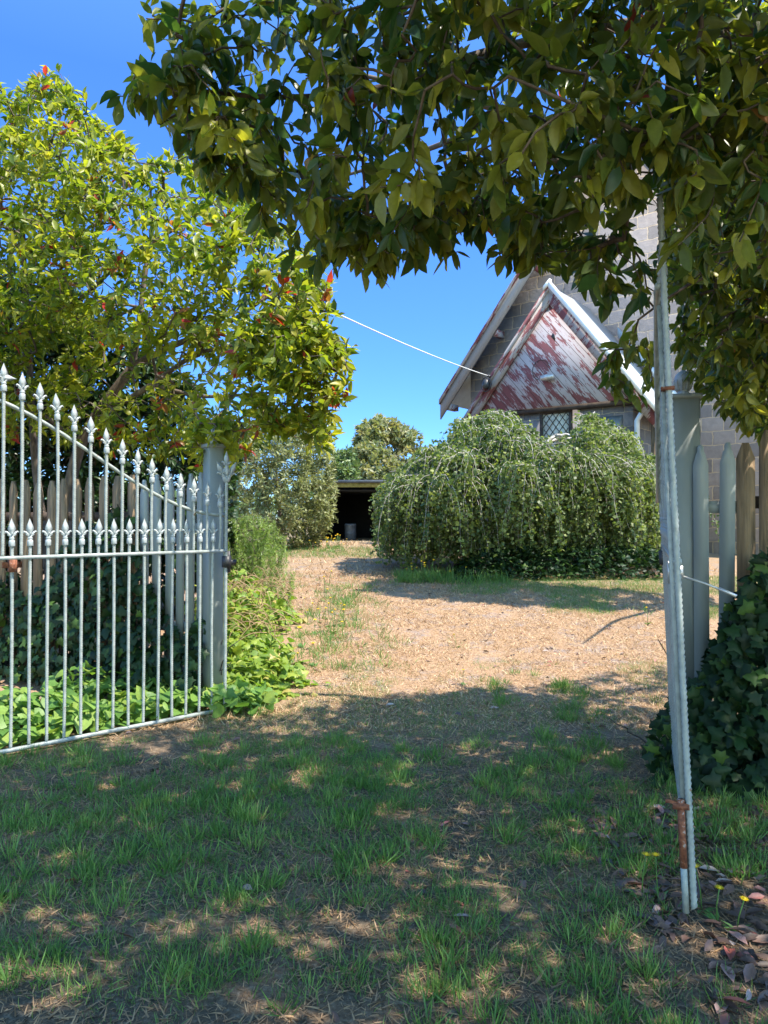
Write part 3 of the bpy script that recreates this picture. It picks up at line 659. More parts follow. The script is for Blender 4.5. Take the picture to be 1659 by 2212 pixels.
# far trees
bush('gum_tree', 'tall gum tree with an open yellowish crown beyond the shed', 'tree',
     [(752, 1010), (765, 960), (770, 925), (790, 905), (820, 897), (850, 905), (880, 925), (905, 935), (914, 960), (910, 1000), (880, 1015), (850, 1040), (790, 1060)], 62, 2.6, 330, L_NARROW, (.3, .6), (22, 34), 'gum', 840, zmin=2, clump=.9, cs=1.8, Rr=60, rtip=.02, bark='birchbark', wid=2.2, back=1.0)
bush('acacia_tree', 'rounded fine-leaved green tree in front of the gum tree', 'tree',
     [(735, 1040), (752, 985), (790, 958), (830, 962), (860, 990), (880, 1020), (880, 1100), (735, 1100)], 48, 2.4, 420, L_NARROW, (.25, .45), (18, 28), 'gum', 815, zmin=.3, clump=.4, cs=1.2, Rr=60, rtip=.012, wid=2.2, back=.8)
bush('background_tree', 'green tree peeping out left of the gum tree above the shed roof', 'tree',
     [(700, 1040), (715, 985), (745, 965), (765, 985), (775, 1040), (770, 1110), (700, 1110)], 40, 1.8, 260, L_NARROW, (.2, .4), (24, 36), 'farleaf', 738, zmin=.3, clump=.2, cs=1, Rr=50, rtip=.012, wid=2.2, back=.7)
bush('broadleaf_tree', 'mid green tree showing low between the gum tree and the birch', 'tree',
     [(860, 1060), (880, 1010), (910, 985), (950, 990), (1000, 1020), (1020, 1080), (1000, 1110), (860, 1110)], 44, 2.0, 300, L_NARROW, (.25, .4), (24, 36), 'farleaf', 930, zmin=.3, clump=.2, cs=1, Rr=50, rtip=.012, wid=2.2, back=.7)

def wood():
    n = 9000; a = rng.uniform(-.95, .95, n); Y = rng.uniform(78, 98, n); x = a*Y*1.1
    top = 3.2 + 2.6*vnoise(x, Y*0, 6) + 1.6*vnoise(x, Y*0+3, 2.2); z = .4 + top*rng.random(n)**.8
    mb = MB(); leafy(mb, L_OVATE, np.stack([x, Y, z], 1), rng.normal(size=(n, 3)), rng.normal(size=(n, 3)), rng.uniform(.5, 1.1, n), rng.random(n))
    tag(mb.build('distant_wood', M['farleaf']), 'low belt of far-off trees along the horizon', 'woodland', kind='stuff')
# ------------------------------------------------------------------ weeping birch
def birch():
    b = at(1130, 1200, 13.8); base = np.array([b[0], b[1], float(gz(b[0], b[1]))])
    r = empty('weeping_birch', base, 0, 'wide weeping birch with hanging leafy strands in front of the block building', 'tree')
    heads = [(1085, 890, 13.9), (1000, 905, 13.7), (1105, 930, 13.3), (1285, 890, 13.9), (1335, 945, 14), (1385, 995, 13.9), (935, 975, 13.4), (880, 1035, 13.2), (1090, 960, 12.9), (1220, 985, 12.8), (1000, 985, 12.8), (1330, 1010, 13.0), (905, 1030, 14.2), (1415, 1050, 14.3), (1130, 1010, 12.5), (1040, 915, 14.7), (1290, 915, 14.9), (950, 1040, 12.6)]
    T = base + [0.1, 0, 1.75]; limbs = [([base-[0, 0, .1], base+[.08, .03, 1.0], T], .11, .09)]
    H = [at(*h) for h in heads]
    for h in H:
        a = T; v = h-a; m1 = a + v*.3 + [0, 0, .2 if h[2] > T[2]+.3 else .02] + rng.normal(size=3)*.16; m2 = a + v*.62 + [0, 0, .02] + rng.normal(size=3)*.2; m3 = a+v*.85+[0, 0, .06]+rng.normal(size=3)*.1
        limbs.append(([a, m1, m2, m3, h], .045, .014))
    pos = []; par = []; rad = []; n = 0; tp = []
    for P, r0, r1 in limbs:
        Q, rr = fine(P, r0, r1, .08); Q[1:-1] += rng.normal(size=(len(Q)-2, 3))*.012
        for i, (q, x) in enumerate(zip(Q, rr)):
            pos.append(q); par.append(n-1 if i else -1); rad.append(x); n += 1
    limb_pts = np.array([q for P, _, _ in limbs[1:] for q in fine(P, 1, 1, .1)[0][8:]])
    mb = MB(); edges_mesh(mb, np.array(pos)-base, np.array(par), np.array(rad), 8); mb.build('trunk', M['birchbark'], r, True)
    # strands
    tw = MB(); LP = []; LF = []; LA = []
    cen = base[:2]
    poly = [(822, 1050), (845, 1025), (885, 1010), (930, 965), (985, 912), (1055, 893), (1105, 893), (1140, 930), (1165, 962), (1225, 962), (1250, 900), (1290, 903), (1345, 945), (1415, 1005), (1450, 1100), (1440, 1190), (1000, 1205), (860, 1215), (830, 1170), (815, 1100)]
    starts = crown_pts(poly, 13.6, 1.25, 1250, 120, .95, .42, zmin=.35)
    src = [(o, 0) for o in starts] + [(H[rng.integers(len(H))] + rng.normal(size=3)*[.25, .2, .05], 1) for _ in range(1250)] + [(limb_pts[rng.integers(len(limb_pts))], 1) for _ in range(260)]
    for o, kind in src:
        az = rng.uniform(0, 2*PI); outd = nrm(np.r_[o[:2]-cen, 0]+1e-6); d = nrm(outd*.6 + [math.cos(az), math.sin(az)*.8, 0])
        g = float(gz(o[0], o[1])); lim = o[2]-g-rng.uniform(.03, .35)
        if kind: reach = rng.uniform(.15, .95); drop = min(lim, rng.uniform(.3, 1.5)); rise = rng.uniform(.02, .14)
        else: reach = rng.uniform(.03, .2); drop = min(lim, rng.uniform(.3, 1.0)); rise = rng.uniform(.0, .05)
        if drop < .15: continue
        K = 9; t = np.linspace(0, 1, K)
        hx = reach*(1-np.exp(-3.0*t)); zz = rise*np.sin(np.clip(t*5, 0, PI)) - drop*np.clip(t-.06, 0, 1)**1.15
        sw = rng.normal(size=2)*.1
        P = o + d*hx[:, None] + np.stack([sw[0]*t*t, sw[1]*t*t, zz], 1) + rng.normal(size=(K, 3))*.008
        ex_ = P[:, 0]/P[:, 1]*F+CX; ey_ = HY-(P[:, 2]-CAMZ)/P[:, 1]*F
        if (ey_ < np.interp(ex_, [800, 850, 885, 930, 985, 1055, 1105, 1150, 1168, 1238, 1246, 1290, 1350, 1425, 1455], [1045, 1010, 998, 950, 910, 890, 890, 922, 942, 942, 890, 900, 932, 985, 1060])-4).any() or ex_.min() < 806: continue
        tube(tw, P-base, np.linspace(.006 if kind else .0035, .0014, K), 3)
        m = int(drop/.021)+8; u = rng.uniform(.05, 1, m); Q = np.stack([np.interp(u, t, P[:, i]) for i in range(3)], 1) + rng.normal(size=(m, 3))*[.045, .045, .02]
        f = rng.normal(size=(m, 3))*[.9, .9, .6] + [0, 0, -.4]; LP.append(Q); LF.append(f); LA.append(np.clip(rng.normal(.45, .22)+rng.normal(size=m)*.2, 0, 1))
    tw.build('branches', M['birchbark'], r, True)
    P = np.concatenate(LP); Fw = np.concatenate(LF); A = np.concatenate(LA); n = len(P)
    mb = MB(); s = rng.uniform(.045, .085, n); U = rng.normal(size=(n, 3)) + nrm(np.c_[P[:, :2]-cen, np.zeros(n)])*.9
    T2 = (np.array([(0, 0, 0), (.38, .42, .06), (1, 0, -.08), (.38, -.42, .06), (.45, 0, 0)]), [np.array([(0, 4, 1), (0, 3, 4), (4, 2, 1), (3, 2, 4)])])
    scatter(mb, T2, P-base, Fw, U, s, A); mb.build('foliage', M['birch'], r)
birch()

# ------------------------------------------------------------------ gates
def rebar(mb, p, z0, z1, r=.0105, pitch=.016, n=7):
    k = int((z1-z0)/pitch*2); z = np.linspace(z0, z1, k+1)
    rr = np.where(np.arange(k+1) % 2 == 0, r*1.17, r*.86)
    bow = np.sin((z-z0)/(z1-z0)*PI)*rng.normal(size=(2, 1))*.0035
    P = np.stack([p[0]+bow[0], p[1]+bow[1], z], 1); th = 2*PI*np.arange(n)/n
    V = P[:, None] + np.stack([rr[:, None]*np.cos(th), rr[:, None]*np.sin(th), .009*np.sin(th)[None].repeat(k+1, 0)], -1)
    j, i = np.meshgrid(np.arange(k), np.arange(n), indexing='ij'); j = j.ravel(); i = i.ravel()
    mb.add(V.reshape(-1, 3), [np.stack([j*n+i, j*n+(i+1) % n, (j+1)*n+(i+1) % n, (j+1)*n+i], 1), tuple(range(n-1, -1, -1)), tuple(range(k*n, k*n+n))])
def finial_mesh():
    mb = MB()
    lathe(mb, [(.0175, 0), (.0195, .004), (.0195, .034), (.0175, .04), (.012, .044), (.0165, .05), (.0165, .056), (.011, .062), (.012, .075)], n=10)
    # spear head, diamond section
    prof = [(.010, .006, .07), (.015, .008, .092), (.0255, .011, .115), (.02, .009, .135), (.0, .0, .185)]
    V = []
    for a, b, z in prof: V += [(a, 0, z), (0, b, z), (-a, 0, z), (0, -b, z)]
    k = len(prof); mb.add(V, [np.array([[j*4+i, j*4+(i+1) % 4, (j+1)*4+(i+1) % 4, (j+1)*4+i] for j in range(k-1) for i in range(4)])])
    for s in (-1, 1):   # leaf curls either side, one above the other
        for z0, q in ((.068, 1.0), (.06, .6)):
            P = [(s*x*q, 0, z0+z*q) for x, z in ((.004, 0), (.016, .012), (.028, .026), (.036, .03), (.041, .024), (.038, .016))]
            tube(mb, P, np.array([.007, .008, .0075, .006, .005, .0035])*(.7+.3*q), 6)
    for s in (-1, 1):
        tube(mb, [(0, s*.003, .066), (0, s*.012, .078), (0, s*.018, .09), (0, s*.019, .084)], [.006, .006, .004, .003], 5)
    o = mb.build('finial', M['iron'], None); me = o.data; bpy.data.objects.remove(o); return me
FIN = finial_mesh()
def add_fin(parent, loc, rot=(0, 0, 0)):
    o = bpy.data.objects.new('finial', FIN); C.objects.link(o); o.parent = parent; o.location = loc; o.rotation_euler = rot; return o
GL = 2.05
def curve_z(s): return 1.573 + .4*(1-math.cos(PI*s/2.0)) if s < 2.0 else 2.373
def gate(name, label, P0, P1, lift, lean, mirror):
    d = nrm(np.array([P1[0]-P0[0], P1[1]-P0[1], 0])); r = empty(name, (P0[0], P0[1], lift), math.atan2(d[1], d[0]), label, 'gate')
    r.rotation_euler = (lean, 0, math.atan2(d[1], d[0]))
    fx = [-1, 1][mirror]
    mb = MB(); box(mb, 0, GL, -.012, .012, .025, .05, .003); mb.build('bottom_rail', M['bar'], r)
    mb = MB(); box(mb, 0, GL, -.016, .016, 1.28, 1.303, .003); mb.build('middle_rail', M['bar'], r)
    mb = MB(); s = np.linspace(0, GL, 40); tube(mb, [(x, -.022, curve_z(x)) for x in s], .0135, 8); mb.build('curved_top_rail', M['bar'], r, True)
    for i in range(1, 18):
        x = i*.112
        mb = MB(); rebar(mb, (x, 0), .05, 1.375); b = mb.build('bar', M['bar'], r, True); add_fin(b, (x, 0, 1.365), (rng.normal()*.02, rng.normal()*.02, rng.normal()*.12))
    for i in range(18):
        x = .056+i*.112; z = curve_z(x)
        mb = MB(); rebar(mb, (x, 0), 1.303, z+.08); b = mb.build('bar', M['bar'], r, True); add_fin(b, (x, 0, z+.065), (rng.normal()*.02, rng.normal()*.02, rng.normal()*.12))
    # hinge stile and meeting stile
    mb = MB(); rebar(mb, (0, 0), .02, 1.92, .013); b = mb.build('hinge_stile', M['bar'], r, True); add_fin(b, (0, 0, 1.9)); add_fin(b, (0.0, 0, 1.84), (0, .5, 0)); add_fin(b, (0.0, 0, 1.84), (0, -.5, 0))
    mb = MB(); rebar(mb, (GL, 0), -.03, 2.72 if mirror else 2.45, .0125, .022); b = mb.build('meeting_stile', M['bar'], r, True)
    if not mirror: add_fin(b, (GL, 0, 2.44))
    mb = MB(); box(mb, -.03, .02, -.03, .035, 1.16, 1.25); box(mb, -.09, -.025, -.008, .008, 1.18, 1.22); tube(mb, [(-.025, .0, 1.12), (-.025, .0, 1.29)], .016, 8); mb.build('hinge', M['black'], r)
    return r
P0 = (-1.262, 5.875); P1 = (-2.487, 4.79)
gl = gate('iron_gate', 'pale grey iron gate leaf with a swooping spear-topped rail, swung open at the left', P0, P1, 0, R(-.6), 0)
mb = MB(); tube(mb, [(2.05, 0, 2.46), (1.72, 0, 2.46)], .011, 8); cb = mb.build('cross_spear', M['bar'], gl, True); add_fin(cb, (1.73, 0, 2.46), (0, -PI/2, 0))
mb = MB(); box(mb, 1.5, 1.62, -.03, -.018, 1.225, 1.265); box(mb, 1.545, 1.585, -.034, .034, 1.2, 1.28); mb.build('latch_plate', M['rust'], gl)
Q0 = (1.862, 4.78); Q1 = (1.188, 2.85)
gr = gate('iron_gate', 'pale grey iron gate leaf seen edge-on in the shade at the right', Q0, Q1, .09, R(2.4), 1)
mb = MB(); box(mb, GL-.035, GL-.018, -.03, -.006, -.04, 2.3, .002); mb.build('flat_stile', M['bar'], gr)
mb = MB(); tube(mb, [(GL+.005, -.03, .12), (GL+.005, -.03, .38)], .014, 10); box(mb, GL-.01, GL+.02, -.06, .0, .345, .365); tube(mb, [(GL+.005, -.03, .36), (GL+.005, -.07, .37), (GL+.005, -.085, .37)], .008, 6); mb.build('drop_bolt', M['rust'], gr)
mb = MB(); tube(mb, [(GL+.005, -.03, -.05), (GL+.005, -.03, .14)], .0125, 10); mb.build('bolt_rod', M['bar'], gr, True)
mb = MB(); box(mb, GL-.02, GL+.02, -.03, .02, 1.96, 1.972); mb.build('rusty_strap', M['rust'], gr)
mb = MB(); box(mb, GL-.14, GL-.1, -.024, .024, 1.22, 1.27); box(mb, GL-.135, GL-.105, -.034, -.026, 1.2, 1.29); tube(mb, [(GL-.13+.03*math.cos(t), .0, 1.2+.045*math.sin(t)) for t in np.linspace(0, 2*PI, 14)], .007, 6)
lt = mb.build('latch', M['metal'], gr)
mb = MB(); tube(mb, [(GL-.12, -.03, 1.245), (GL-.1, .1, 1.2), (GL-.08, .19, 1.16)], .0045, 8); tube(mb, [(GL-.088, .15, 1.18), (GL-.077, .21, 1.15)], .0068, 8); mb.build('latch_rod', M['metal'], lt, True)

# ------------------------------------------------------------------ gate posts and fences
def gatepost(label, c, w, zt, rz, finr):
    z0 = float(gz(c[0], c[1])); r = empty('gate_post', (c[0], c[1], z0), rz, label, 'gate post', 'gate posts')
    h = w/2; H = zt-z0
    mb = MB(); box(mb, -h, h, -h, h, -.1, H, .008); mb.build('shaft', M['postpaint'], r)
    mb = MB(); box(mb, -h-.012, h+.012, -h-.012, h+.012, H-.0, H+.03, .006); mb.build('cap', M['postpaint'], r)
    mb = MB(); q = finr
    lathe(mb, [(q*.8, 0), (q*.85, q*.2), (q*.6, q*.4), (q*.55, q*.6), (q*.8, q*.85), (q*1.0, q*1.5), (q*1.03, q*1.9), (q*.9, q*2.4), (q*.55, q*2.8), (q*.15, q*3.0)], (0, 0, H+.03), 20)
    for k in range(10):
        a = 2*PI*k/10; tube(mb, [(q*1.0*s*math.cos(a), q*1.0*s*math.sin(a), H+.03+z*q) for s, z in ((.6, .6), (.84, .9), (1.01, 1.5), (.98, 1.85))], q*.12, 5)
    mb.build('ball_finial', M['iron'], r, True); return r
gatepost('square grey-green post with carved ball finial holding the left gate', (-1.41, 6.11), .13, 2.13, R(38), .05)
gatepost('square grey-green post with carved ball finial holding the right gate', (2.055, 5.07), .185, 2.36, R(-12), .058)

def picket(mb, x, w, z0, z1, y0=-.011, y1=.011, style=0, tilt=0.0):
    h = w/2
    if style == 0: top = [(h, z1-.15), (h*1.0, z1-.14), (h*.55, z1-.1), (h*.95, z1-.075)][:2] + [(h*.98, z1-.13), (h*.6, z1-.06), (h*.42, z1-.045), (h*.42, z1-.015), (h*.2, z1)]
    else: top = [(h, z1-.1), (h*.35, z1)]
    pl = [(-h, z0), (h, z0)] + top + [(-a, b) for a, b in reversed(top)]
    pl = [(x+a+tilt*(b-z0), b) for a, b in pl]
    prism(mb, pl, y0, y1)
def fence(name, label, start, dirv, items, rails, m, raillen, railm):
    z0 = float(gz(*start)); r = empty(name, (start[0], start[1], z0), math.atan2(dirv[1], dirv[0]), label, 'fence')
    for (x, w, zt, st) in items:
        mb = MB(); picket(mb, x, w, .02, zt-z0+rng.normal()*.008, style=st, tilt=rng.normal()*.004); mb.build('picket' if st == 0 else 'paling', m, r)
    for z in rails:
        mb = MB(); box(mb, raillen[0], raillen[1], .0125, .055, z-.04, z+.04); mb.build('rail', railm, r)
    return r
dl = nrm(np.array([-.92, .39])); dr = nrm(np.array([.92, -.39]))
# local +x runs left->right, so that -y faces the camera
LS = np.array([-1.42, 6.2]) + dl*3.3
fence('picket_fence', 'short run of pale grey ornamental pickets beside the left gatepost', LS, -dl, [(3.3-s, w, z, 0) for s, w, z in ((.14, .07, 1.93), (.25, .07, 1.93), (.36, .07, 1.92), (.47, .075, 1.92), (.61, .08, 1.92), (.74, .08, 1.9))], (.5, 1.35), M['picket'], (2.52, 3.2), M['picket'])
fence('paling_fence', 'weathered brown paling fence overgrown with ivy behind the left gate', LS-dl*.0, -dl, [(3.3-s, .095+rng.normal()*.006, 1.9+rng.normal()*.025, 1) for s in np.arange(.88, 5.2, .16)], (.45, 1.45), M['paling'], (-1.9, 2.5), M['darktimber'])
RS = np.array([2.03, 4.98])
fence('picket_fence', 'pair of grey-painted ornamental pickets beside the right gatepost', RS, dr, [(.1, .095, 2.04, 0), (.24, .095, 2.05, 0)], (.55, 1.62), M['picket'], (.02, .33), M['picket'])
fence('paling_fence', 'rough brown timber palings under the tree at the right edge', RS, dr, [(.37+i*.115, .09+rng.normal()*.006, 2.08+rng.normal()*.03, 1) for i in range(12)], (.5, 1.65), M['paling'], (.34, 1.9), M['darktimber'])

# ------------------------------------------------------------------ climbing and ground plants
def leafy(mb, T, P, Fw, Up, s, a):
    t = rng.integers(0, len(T), len(P))
    for j in range(len(T)):
        q = t == j; scatter(mb, T[j], P[q], Fw[q], Up[q], s[q], a[q])
wood()
def ivy_vine(label, start, dirv, L, hfun, n, dens_front=.22, s=(.05, .1), mat_='ivy', back=.1):
    z0 = float(gz(*start)); r = empty('ivy_vine', (start[0], start[1], z0), math.atan2(dirv[1], dirv[0]), label, 'climbing plant')
    x = rng.uniform(0, L, n*2); z = rng.random(n*2)**1.25; H = hfun(x); k = rng.random(n*2) < np.clip(H/2.0, .05, 1); x = x[k][:n]; z = (z[k][:n])*H[k][:n]
    thick = dens_front*np.clip(1.1 - z/np.maximum(H[k][:n], .1)*.85, .15, 1)
    y = -.02 - thick*rng.random(len(x))**.7; yb = rng.random(len(x)) < .18; y = np.where(yb, .04+back*rng.random(len(x)), y)
    P = np.stack([x, y, z], 1); m = len(P)
    Fw = rng.normal(size=(m, 3))*[.8, .4, .5] + [0, -.25, -.7]; Up = rng.normal(size=(m, 3))*.35 + [0, -1, .5]
    mb = MB(); leafy(mb, L_IVY, P, Fw, Up, rng.uniform(*s, m), rng.random(m)); mb.build('foliage', M[mat_], r)
    mb = MB()
    for _ in range(int(L*14)):
        x0 = rng.uniform(0, L); h = float(hfun(np.array([x0]))[0])*rng.uniform(.4, .95); t = np.linspace(0, 1, 8)
        tube(mb, np.stack([x0+rng.normal()*.25*t+rng.normal(size=8)*.02, -.03-.03*rng.random(8), h*t], 1), np.linspace(.008, .003, 8), 5)
    mb.build('stems', M['darkbark'], r, True); return r
hl = lambda x: np.interp(x, [0, .6, 1.2, 1.6, 2.0, 2.5, 2.8, 3.1, 3.4], [.7, .75, .8, 1.15, 1.5, 1.25, .7, .5, .55]) * (.8+.4*vnoise(x, x*0, .3))
ivy_vine('dark ivy climbing the fence behind the left gate', LS+np.array([-.02, -.03]), -dl, 3.35, hl, 2300, .3, (.06, .11))
hr = lambda x: np.interp(x, [-.25, 0, .15, .3, .5, .8, 1.2, 1.9], [.25, .45, .65, .95, 1.4, 1.35, 1.3, 1.4]) * (.85+.3*vnoise(x, x*0, .3))
ivy_vine('dense dark ivy smothering the palings at the right edge', RS-dr*.2+np.array([-.05, -.1]), dr, 2.0, lambda x: hr(x-.2), 3600, .75, (.05, .11))

def ground_patch(name, label, cat, material, T, pts, hgt, s, kind='stuff', stems=None, a=None, tilt=.35):
    P = np.array(pts); m = len(P); g = gz(P[:, 0], P[:, 1]); P = np.c_[P[:, 0], P[:, 1], g+hgt]
    Fw = rng.normal(size=(m, 3))*[1, 1, .35] + [.1, -.3, -.1]; Up = rng.normal(size=(m, 3))*tilt + [.15, -.25, 1]
    mb = MB(); leafy(mb, T, P, Fw, Up, s, rng.random(m) if a is None else a)
    if stems:
        for q, h in zip(P[::3], np.asarray(hgt)[::3]):
            if h > .03: tube(mb, [q-[.02, -.02, h], q-[.01, 0, h*.4], q], .0018, 3, .3)
    o = mb.build(name, M[material]); return tag(o, label, cat, kind=kind)
def near_line(n, a, b, w):
    a = np.array(a); b = np.array(b); t = rng.random(n)[:, None]; nn = np.array([-(b-a)[1], (b-a)[0]])/np.linalg.norm(b-a)
    return a + (b-a)*t + nn*(rng.uniform(w[0], w[1], n))[:, None]
# heart-leaved cover under the left gate
p = near_line(1500, (-3.1, 4.45), (-1.12, 6.05), (-.75, -.02)); p2 = near_line(160, (-2.9, 4.5), (-1.3, 5.8), (-.02, .1))
p3 = np.c_[rng.normal(-1.12, .13, 90), rng.normal(5.9, .14, 90)]
pp = np.concatenate([p, p3]); h = .04+.2*rng.random(len(pp))*(.4+vnoise(pp[:, 0], pp[:, 1], .35)); 
# local side: behind the gate is away from the camera
def behind_gate(p):
    a = np.array(P1); b = np.array(P0); d = nrm(b-a); nn = np.array([-d[1], d[0]]); return (p-a) @ nn
side = behind_gate(pp); k = (side > -.03)
if k.sum() < 800:
    pp = np.concatenate([near_line(1700, (-3.3, 4.1), (-1.1, 6.05), (.03, .95)), p3]); h = .04+.22*rng.random(len(pp))*(.4+vnoise(pp[:, 0], pp[:, 1], .35)); k = np.ones(len(pp), bool)
k &= pp[:, 0] < -.85
ground_patch('groundcover', 'bright heart-leaved ground cover massed under the left gate', 'ground cover', 'cover', L_HEART, pp[k], h[k], rng.uniform(.06, .12, k.sum()), stems=True)
# mound right of the left post
def mound():
    xs = []; 
    n = 2600; y = rng.uniform(6.0, 9.4, n); xr = np.interp(y, [6, 6.6, 7.3, 8.2, 9.4], [-.82, -.78, -.92, -1.08, -1.22]) + .42*(vnoise(y*3, y*0, .5)-.5) + .1*rng.normal(size=n)*(rng.random(n) < .15); x = xr - rng.random(n)**.8*np.interp(y, [6, 7, 9.4], [.5, .75, 1.0])
    top = np.interp(y, [6, 6.8, 7.6, 8.4, 9.4], [.16, .3, .5, .66, .5])*np.clip((xr-x)/.3, .12, 1)
    h = top*np.clip(rng.random(n)**.35, .1, 1)*(.55+.9*vnoise(x*1.0+4, y, .38))
    return np.c_[x, y], h, y
pm, hm, ym = mound()
ground_patch('groundcover', 'sunny yellow-green vine mound beside the left gatepost', 'ground cover', 'mound', L_HEART+L_IVY, pm, hm, rng.uniform(.05, .1, len(pm)), stems=True, tilt=.5)
def dry_stems():
    mb = MB()
    for _ in range(140):
        y = rng.uniform(7.2, 9.0); x = np.interp(y, [7, 9], [-1.0, -1.25]) - rng.random()*.6; z = float(gz(x, y)) + np.interp(y, [7.2, 8.4, 9], [.38, .62, .6])
        t = np.linspace(0, 1, 6); a = rng.uniform(0, 2*PI); L = rng.uniform(.15, .45)
        tube(mb, np.stack([x+math.cos(a)*L*t, y+math.sin(a)*L*t*.6, z-.05+.22*rng.random()*np.sin(t*PI*rng.uniform(.6, 1.1))-.12*t], 1), .0035, 4)
    tag(mb.build('dry_stems', M['stem']), 'tangle of dead straw-coloured stems lying on top of the vine mound', 'dead stems', kind='stuff')
dry_stems()
# ivy under the birch
p = []
n = 3000; px = rng.uniform(985, 1440, n); dpt = rng.uniform(12.0, 13.4, n); x = (px-CX)/F*dpt
hv = rng.random(n)**.5*np.interp(px, [985, 1030, 1200, 1400, 1440], [.12, .4, .48, .45, .4])*np.clip((dpt-11.95)/.35, .25, 1)
ground_patch('groundcover', 'low bank of dark ivy spreading beneath the weeping birch', 'ground cover', 'ivy', L_IVY, np.c_[x, dpt], hv, rng.uniform(.06, .1, n), tilt=.55)

# ------------------------------------------------------------------ grass
def field(n, x0, x1, y0, y1, wedge=True):
    y = np.sqrt(rng.uniform(y0*y0, y1*y1, n)) if wedge else rng.uniform(y0, y1, n); hw = .58*y+.25
    x = rng.uniform(-1, 1, n)*hw; k = (x > x0) & (x < x1); return np.c_[x[k], y[k]]
def tufts(p, nb, h, spread, mb, T, lean=.6):
    n = len(p); k = rng.integers(nb[0], nb[1], n); I = np.repeat(np.arange(n), k); m = len(I)
    rad = np.c_[rng.normal(size=(m, 2)), np.zeros(m)]*(np.asarray(spread)[I][:, None]); P = np.c_[p, gz(p[:, 0], p[:, 1])-.005][I] + rad
    P[:, 2] = gz(P[:, 0], P[:, 1]) - .004
    Fw = nrm(rad)*rng.uniform(.1, lean*1.6, (m, 1)) + rng.normal(size=(m, 3))*.22 + [0, 0, 1]
    Up = np.c_[-Fw[:, :2]*1.0, np.full(m, .25)] + rng.normal(size=(m, 3))*.25; Up = -nrm(rad+1e-6)*1.0*-1 + rng.normal(size=(m, 3))*.3+[0, 0, .35]
    s = (np.asarray(h)[I])*rng.uniform(.5, 1.15, m); ta = rng.random(n); a = np.clip(ta[I]*.55+rng.random(m)*.42, 0, 1)
    t = rng.integers(0, len(T), m)
    for j in range(len(T)):
        q = t == j; scatter(mb, T[j], P[q], Fw[q], Up[q], s[q], a[q])
def clear(p):  # keep grass out of the mound and off the fence line
    return (p[:, 1] > 6.0) & (p[:, 0] > -.8) | ~((p[:, 0] < -.8) & (p[:, 1] > 6.0)) & (behind_gate(p) < .02) | (p[:, 1] > 9.5) & (p[:, 0] > -1.9)
GB = [blade_t(3, .25, .03), blade_t(3, .5, .028), blade_t(3, .1, .034)]
mb = MB()
p = field(2600, -4, 4, 1.9, 7.0); d = vnoise(p[:, 0], p[:, 1], .32)*.5+vnoise(p[:, 0]+5, p[:, 1], 1.1)*.5
dens = np.interp(p[:, 1], [1.9, 4, 5.2, 7], [.42, .44, .5, .64]); path = np.exp(-((p[:, 0]-.2-.05*p[:, 1])/.3)**2)*.1
k = (d > dens+path) & clear(p) & ~((p[:, 0] > 1.15) & (p[:, 1] > 2.2) & (p[:, 1] < 3.2)); p = p[k]
tufts(p, (25, 70), rng.uniform(.035, .1, len(p)), rng.uniform(.018, .055, len(p)), mb, GB, .8)
p = field(26000, -4, 4, 1.9, 7.4); p = p[clear(p) & ~((p[:, 0] > 1.05) & (p[:, 1] > 1.9) & (p[:, 1] < 3.4)) & (vnoise(p[:, 0]+2, p[:, 1], .45)*.6+vnoise(p[:, 0], p[:, 1]+4, .17)*.4 > .4+.12*(p[:, 1] > 6.3))]
tufts(p, (3, 9), rng.uniform(.02, .055, len(p)), rng.uniform(.01, .04, len(p)), mb, GB, 1.0)
p = field(900, -4, 4, 6, 13); p = p[clear(p) & (vnoise(p[:, 0], p[:, 1], .8) > .7)]
tufts(p, (10, 24), rng.uniform(.04, .1, len(p)), rng.uniform(.02, .06, len(p)), mb, GB)
# greener lawn by the birch, right
q = np.c_[rng.uniform(1.0, 6.5, 7000), rng.uniform(9.2, 12.3, 7000)]; q = q[vnoise(q[:, 0], q[:, 1], .7)+.3*(q[:, 1]-10.5)/1.5 + .1*(q[:, 0]-3) > .45]
tufts(q, (8, 16), rng.uniform(.03, .07, len(q)), rng.uniform(.03, .08, len(q)), mb, GB)
q = np.c_[rng.uniform(-1.3, .1, 420), rng.uniform(7.0, 11.5, 420)]; q[:, 0] += np.interp(q[:, 1], [7, 11.5], [.3, -.25]); q = q[rng.random(420) < np.exp(-((q[:, 0]+.55)/.5)**2)]
tufts(q, (8, 22), rng.uniform(.05, .14, len(q)), rng.uniform(.03, .08, len(q)), mb, GB, .9)
q = field(2200, -1, 5, 6.6, 12); q = q[clear(q) & (vnoise(q[:, 0], q[:, 1], .9)*.5+vnoise(q[:, 0]+7, q[:, 1], .3)*.5 > .57)]
tufts(q, (4, 12), rng.uniform(.02, .06, len(q)), rng.uniform(.02, .06, len(q)), mb, GB, 1.0)
# edge grass by the olive and round the birch foot
q = np.c_[rng.uniform(-3, -.2, 500), rng.uniform(15, 17.5, 500)]; tufts(q, (8, 16), rng.uniform(.05, .12, len(q)), rng.uniform(.03, .08, len(q)), mb, GB)
q = np.c_[rng.uniform(.2, 2, 260), rng.uniform(11.7, 12.5, 260)]; tufts(q, (8, 16), rng.uniform(.06, .22, len(q)), rng.uniform(.03, .08, len(q)), mb, GB)
tag(mb.build('grass', M['grass']), 'green grass tufts growing in patches over the entrance', 'grass', kind='stuff')
